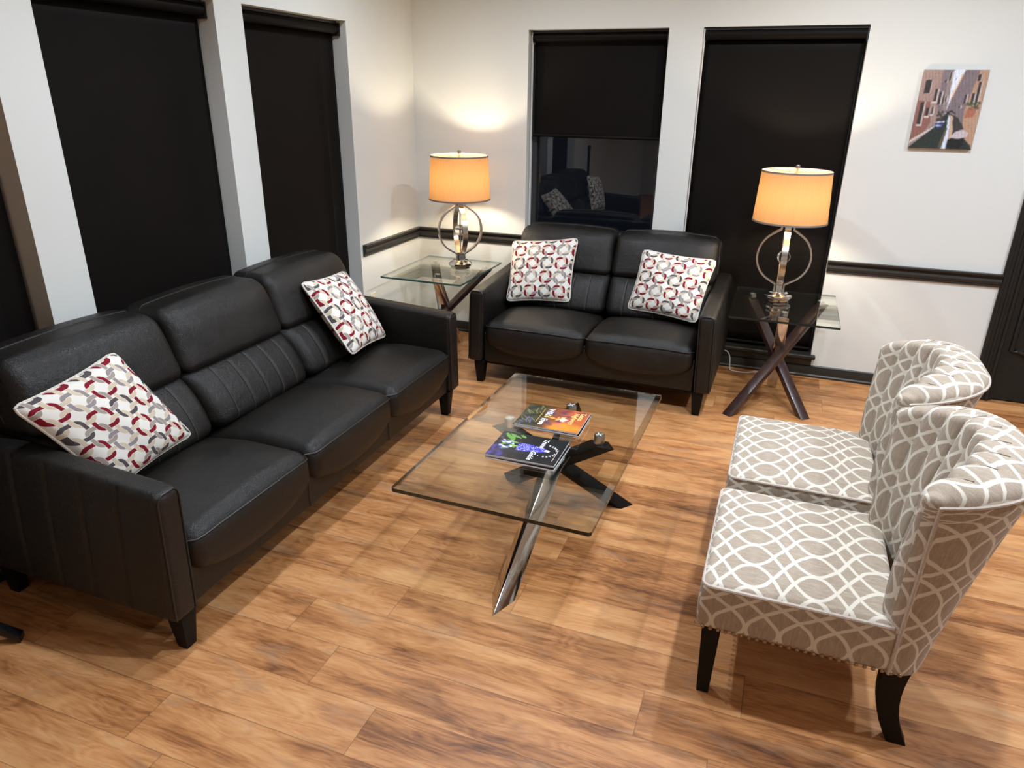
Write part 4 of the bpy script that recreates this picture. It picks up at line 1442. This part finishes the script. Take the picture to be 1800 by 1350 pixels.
# ------------------------------------------------------------------ canvas picture of a canal
def canal_picture():
    x0, x1, z0, z1 = 3.213, 3.531, 1.478, 1.892
    root = tag(empty('canvas_picture', ((x0 + x1) / 2, -.001, z0)), 'small frameless canvas print of a narrow canal with boats on the right wall', 'picture')
    w = (x1 - x0) / 2; H = z1 - z0
    MB().rbox(-w, w, -.016, 0, 0, H, .002, (1, 1, 1), 2).build('canvas_wrap', M['canvas_side'], root)
    r = Raster(112, 146, lin(150, 125, 115))
    rnd = random.Random(3)
    r.poly([(.42, 1), (.68, 1), (.60, .62), (.52, .45), (.44, .45)], lin(214, 222, 235))
    # left facades, receding
    r.poly([(0, 1), (.46, 1), (.47, .42), (.44, .36), (0, .06)], lin(158, 128, 116), .22)
    r.poly([(0, .62), (.20, .60), (.27, .34), (.20, .20), (0, .10)], lin(140, 88, 74), .25)
    r.poly([(.30, 1), (.47, 1), (.47, .42), (.40, .38), (.33, .5)], lin(122, 108, 112), .25)
    r.poly([(.40, .98), (.47, .92), (.485, .55), (.44, .42), (.41, .5)], lin(142, 124, 118), .2)
    # right facades
    r.poly([(1, 1), (.64, 1), (.53, .68), (.47, .47), (.62, .33), (.84, .14), (1, .04)], lin(124, 108, 112), .25)
    r.poly([(1, 1), (.86, 1), (.76, .5), (.78, .30), (.9, .03), (1, .02)], lin(180, 138, 104), .2)
    r.poly([(.64, 1), (.60, .93), (.51, .66), (.49, .60), (.53, .66)], lin(238, 178, 92), .1)
    r.poly([(.78, .40), (.92, .42), (.95, .55), (.80, .52)], lin(170, 96, 66), .3)
    # windows and shutters
    for (a, b, c, d) in ((.06, .70, .16, .88), (.24, .60, .29, .77), (.31, .56, .36, .73), (.38, .56, .41, .70), (.05, .30, .12, .60), (.16, .42, .21, .53), (.25, .44, .28, .54), (.42, .86, .45, .97), (.36, .84, .39, .88), (.82, .56, .87, .72), (.88, .58, .93, .86), (.71, .58, .75, .70), (.66, .52, .69, .56), (.85, .86, .90, .95), (.42, .60, .45, .68)):
        r.poly([(a, b), (c, b + .01), (c, d), (a, d - .01)], lin(52, 44, 46), .3)
        r.poly([(c, b), (c + .014, b), (c + .014, d), (c, d)], lin(205, 190, 180), .1)
    for (a, b, c, d) in ((.05, .285, .13, .305), (.15, .40, .22, .42), (.23, .425, .29, .44), (.22, .585, .30, .60)):
        r.poly([(a, b), (c, b), (c, d), (a, d)], lin(212, 200, 192))
    for k in range(26):
        x = rnd.uniform(.78, .98); y = rnd.uniform(.52, .60); r.ell(x, y, .018, .012, lin(70, 82, 52), rnd.uniform(0, 3), .3)
    for k in range(40):
        x = rnd.uniform(.5, .78); y = rnd.uniform(.36, .95) ; r.poly([(x, y), (x + .02, y + .03), (x + .025, y + .028), (x + .005, y - .003)], lin(92, 80, 84), .2)
    # trees at the bend
    for k in range(34): r.ell(rnd.uniform(.36, .52), rnd.uniform(.34, .48), .02, .018, lin(66, 58, 46), rnd.uniform(0, 3), .4)
    # quay line and water
    r.poly([(0, .10), (.36, .30), (.36, .27), (0, .06)], lin(196, 186, 178), .1)
    r.poly([(0, 0), (1, 0), (.98, .05), (.86, .14), (.70, .40), (.50, .47), (.44, .38), (.33, .26), (.03, .03)], lin(34, 46, 40), .35)
    r.poly([(.53, 0), (.60, 0), (.60, .26), (.555, .42), (.53, .44), (.55, .25)], lin(200, 214, 232), .08)
    r.poly([(.60, .12), (.645, .14), (.66, .34), (.60, .42), (.555, .44), (.59, .26)], lin(196, 160, 124), .15)
    r.poly([(.47, .02), (.53, 0), (.56, .26), (.54, .30)], lin(88, 78, 52), .3)
    r.poly([(.62, .44), (.78, .32), (.86, .18), (.80, .10), (.66, .22), (.62, .34)], lin(58, 52, 52), .3)
    # arch of a bridge
    r.poly([(.50, .47), (.56, .50), (.62, .47), (.64, .44), (.57, .475), (.51, .45)], lin(44, 36, 34))
    # blue boats, then the covered boat
    r.poly([(.33, .30), (.40, .265), (.47, .28), (.50, .36), (.44, .36), (.37, .34)], lin(44, 60, 108), .15)
    r.poly([(.33, .30), (.40, .285), (.46, .30), (.40, .315)], lin(150, 165, 205), .1)
    r.poly([(.37, .335), (.49, .345), (.49, .355), (.37, .345)], lin(215, 220, 235))
    r.poly([(.60, .05), (.66, .0), (.80, .0), (.86, .06), (.86, .16), (.64, .15)], lin(20, 22, 24), .2)
    r.poly([(.62, .15), (.70, .225), (.80, .255), (.90, .215), (.88, .16), (.76, .135)], lin(190, 178, 180), .08)
    src = [row[:] for row in r.px]
    for j in range(r.h):
        for i in range(r.w):
            acc = [0, 0, 0]; wt = 0
            for dj in (-1, 0, 1):
                for di in (-1, 0, 1):
                    jj = min(r.h - 1, max(0, j + dj)); ii = min(r.w - 1, max(0, i + di)); w_ = 2 if (di == 0 and dj == 0) else 1
                    for c in range(3): acc[c] += src[jj][ii][c] * w_
                    wt += w_
            g = 1 + .34 * (rnd.random() - .5) + .16 * sin(i * 1.1 + j * .23) * (rnd.random())
            m_ = sum(acc) / wt / 3
            r.px[j][i] = tuple(min(1, (a / wt * .8 + m_ * .2) * g * 1.05) for a in acc)
    r.mesh('canvas_print', M['canvas'], root, -w, w, 0, H, 0, tf=lambda p: (p[0], -.0164, p[1]))
    return root
M['canvas_side'] = plain('canvas_wrap_side', (0.34, 0.27, 0.22), 0.7, nscale=25, namp=0.5)
canal_picture()

# ------------------------------------------------------------------ small things
def outlet():
    root = tag(empty('wall_outlet', (0.0, -.712, .385)), 'cream wall outlet plate beside the corner end table', 'outlet')
    MB().rbox(0, .006, -.036, .036, -.058, .058, .004, (1, 1, 1), 2).build('cover_plate', M['plate'], root)
    for z in (-.024, .024):
        MB().rbox(.004, .0085, -.017, .017, z - .014, z + .014, .003, (1, 1, 1), 2).build('socket', M['plate'], root)
outlet()
def cord():
    pts = [(2.352, -.075, .135), (2.375, -.080, .125), (2.392, -.085, .09), (2.398, -.092, .04), (2.405, -.098, .008), (2.43, -.104, .004), (2.47, -.106, .004), (2.51, -.100, .004), (2.54, -.080, .004), (2.575, -.065, .005), (2.62, -.060, .004), (2.66, -.10, .004), (2.69, -.20, .004)]
    # smooth
    out = []
    for i in range(len(pts) - 1):
        p0, p1, p2, p3 = [Vector(pts[max(0, min(len(pts) - 1, i + k))]) for k in (-1, 0, 1, 2)]
        for s in range(5):
            t = s / 5
            out.append(.5 * ((2 * p1) + (-p0 + p2) * t + (2 * p0 - 5 * p1 + 4 * p2 - p3) * t * t + (-p0 + 3 * p1 - 3 * p2 + p3) * t ** 3))
    o = MB().tube(out, .0032, 6).build('power_cord', M['cord'])
    tag(o, 'thin white power cord running from behind the loveseat along the floor', 'cord')
cord()
def stand():
    root = tag(empty('floor_stand', (.235, -3.785, 0)), 'black glossy floor stand foot at the left edge beside the near sofa arm', 'stand')
    MB().lathe([(.030, .05), (.034, .06), (.022, .10), (.016, .16), (.016, 1.10), (.024, 1.12), (.018, 1.15), (.004, 1.16)], 20).build('post', M['black'], root)
    for k in range(4):
        a = radians(35 + 90 * k)
        path = [(.015, .085), (.06, .085), (.10, .072), (.135, .048), (.160, .024), (.180, .013)]
        rg = []
        for i, (r_, z) in enumerate(path):
            w = .022 - .012 * i / 5 if i < 4 else .020; h = .024 - .013 * i / 5
            rg.append([(r_ * cos(a) - s_ * w * sin(a), r_ * sin(a) + s_ * w * cos(a), max(0.001, z + q * h)) for s_, q in ((-1, -1), (1, -1), (1, 1), (-1, 1))])
        MB().loft(rg).build('leg', M['black'], root, angle=40, bevel=.002)
stand()
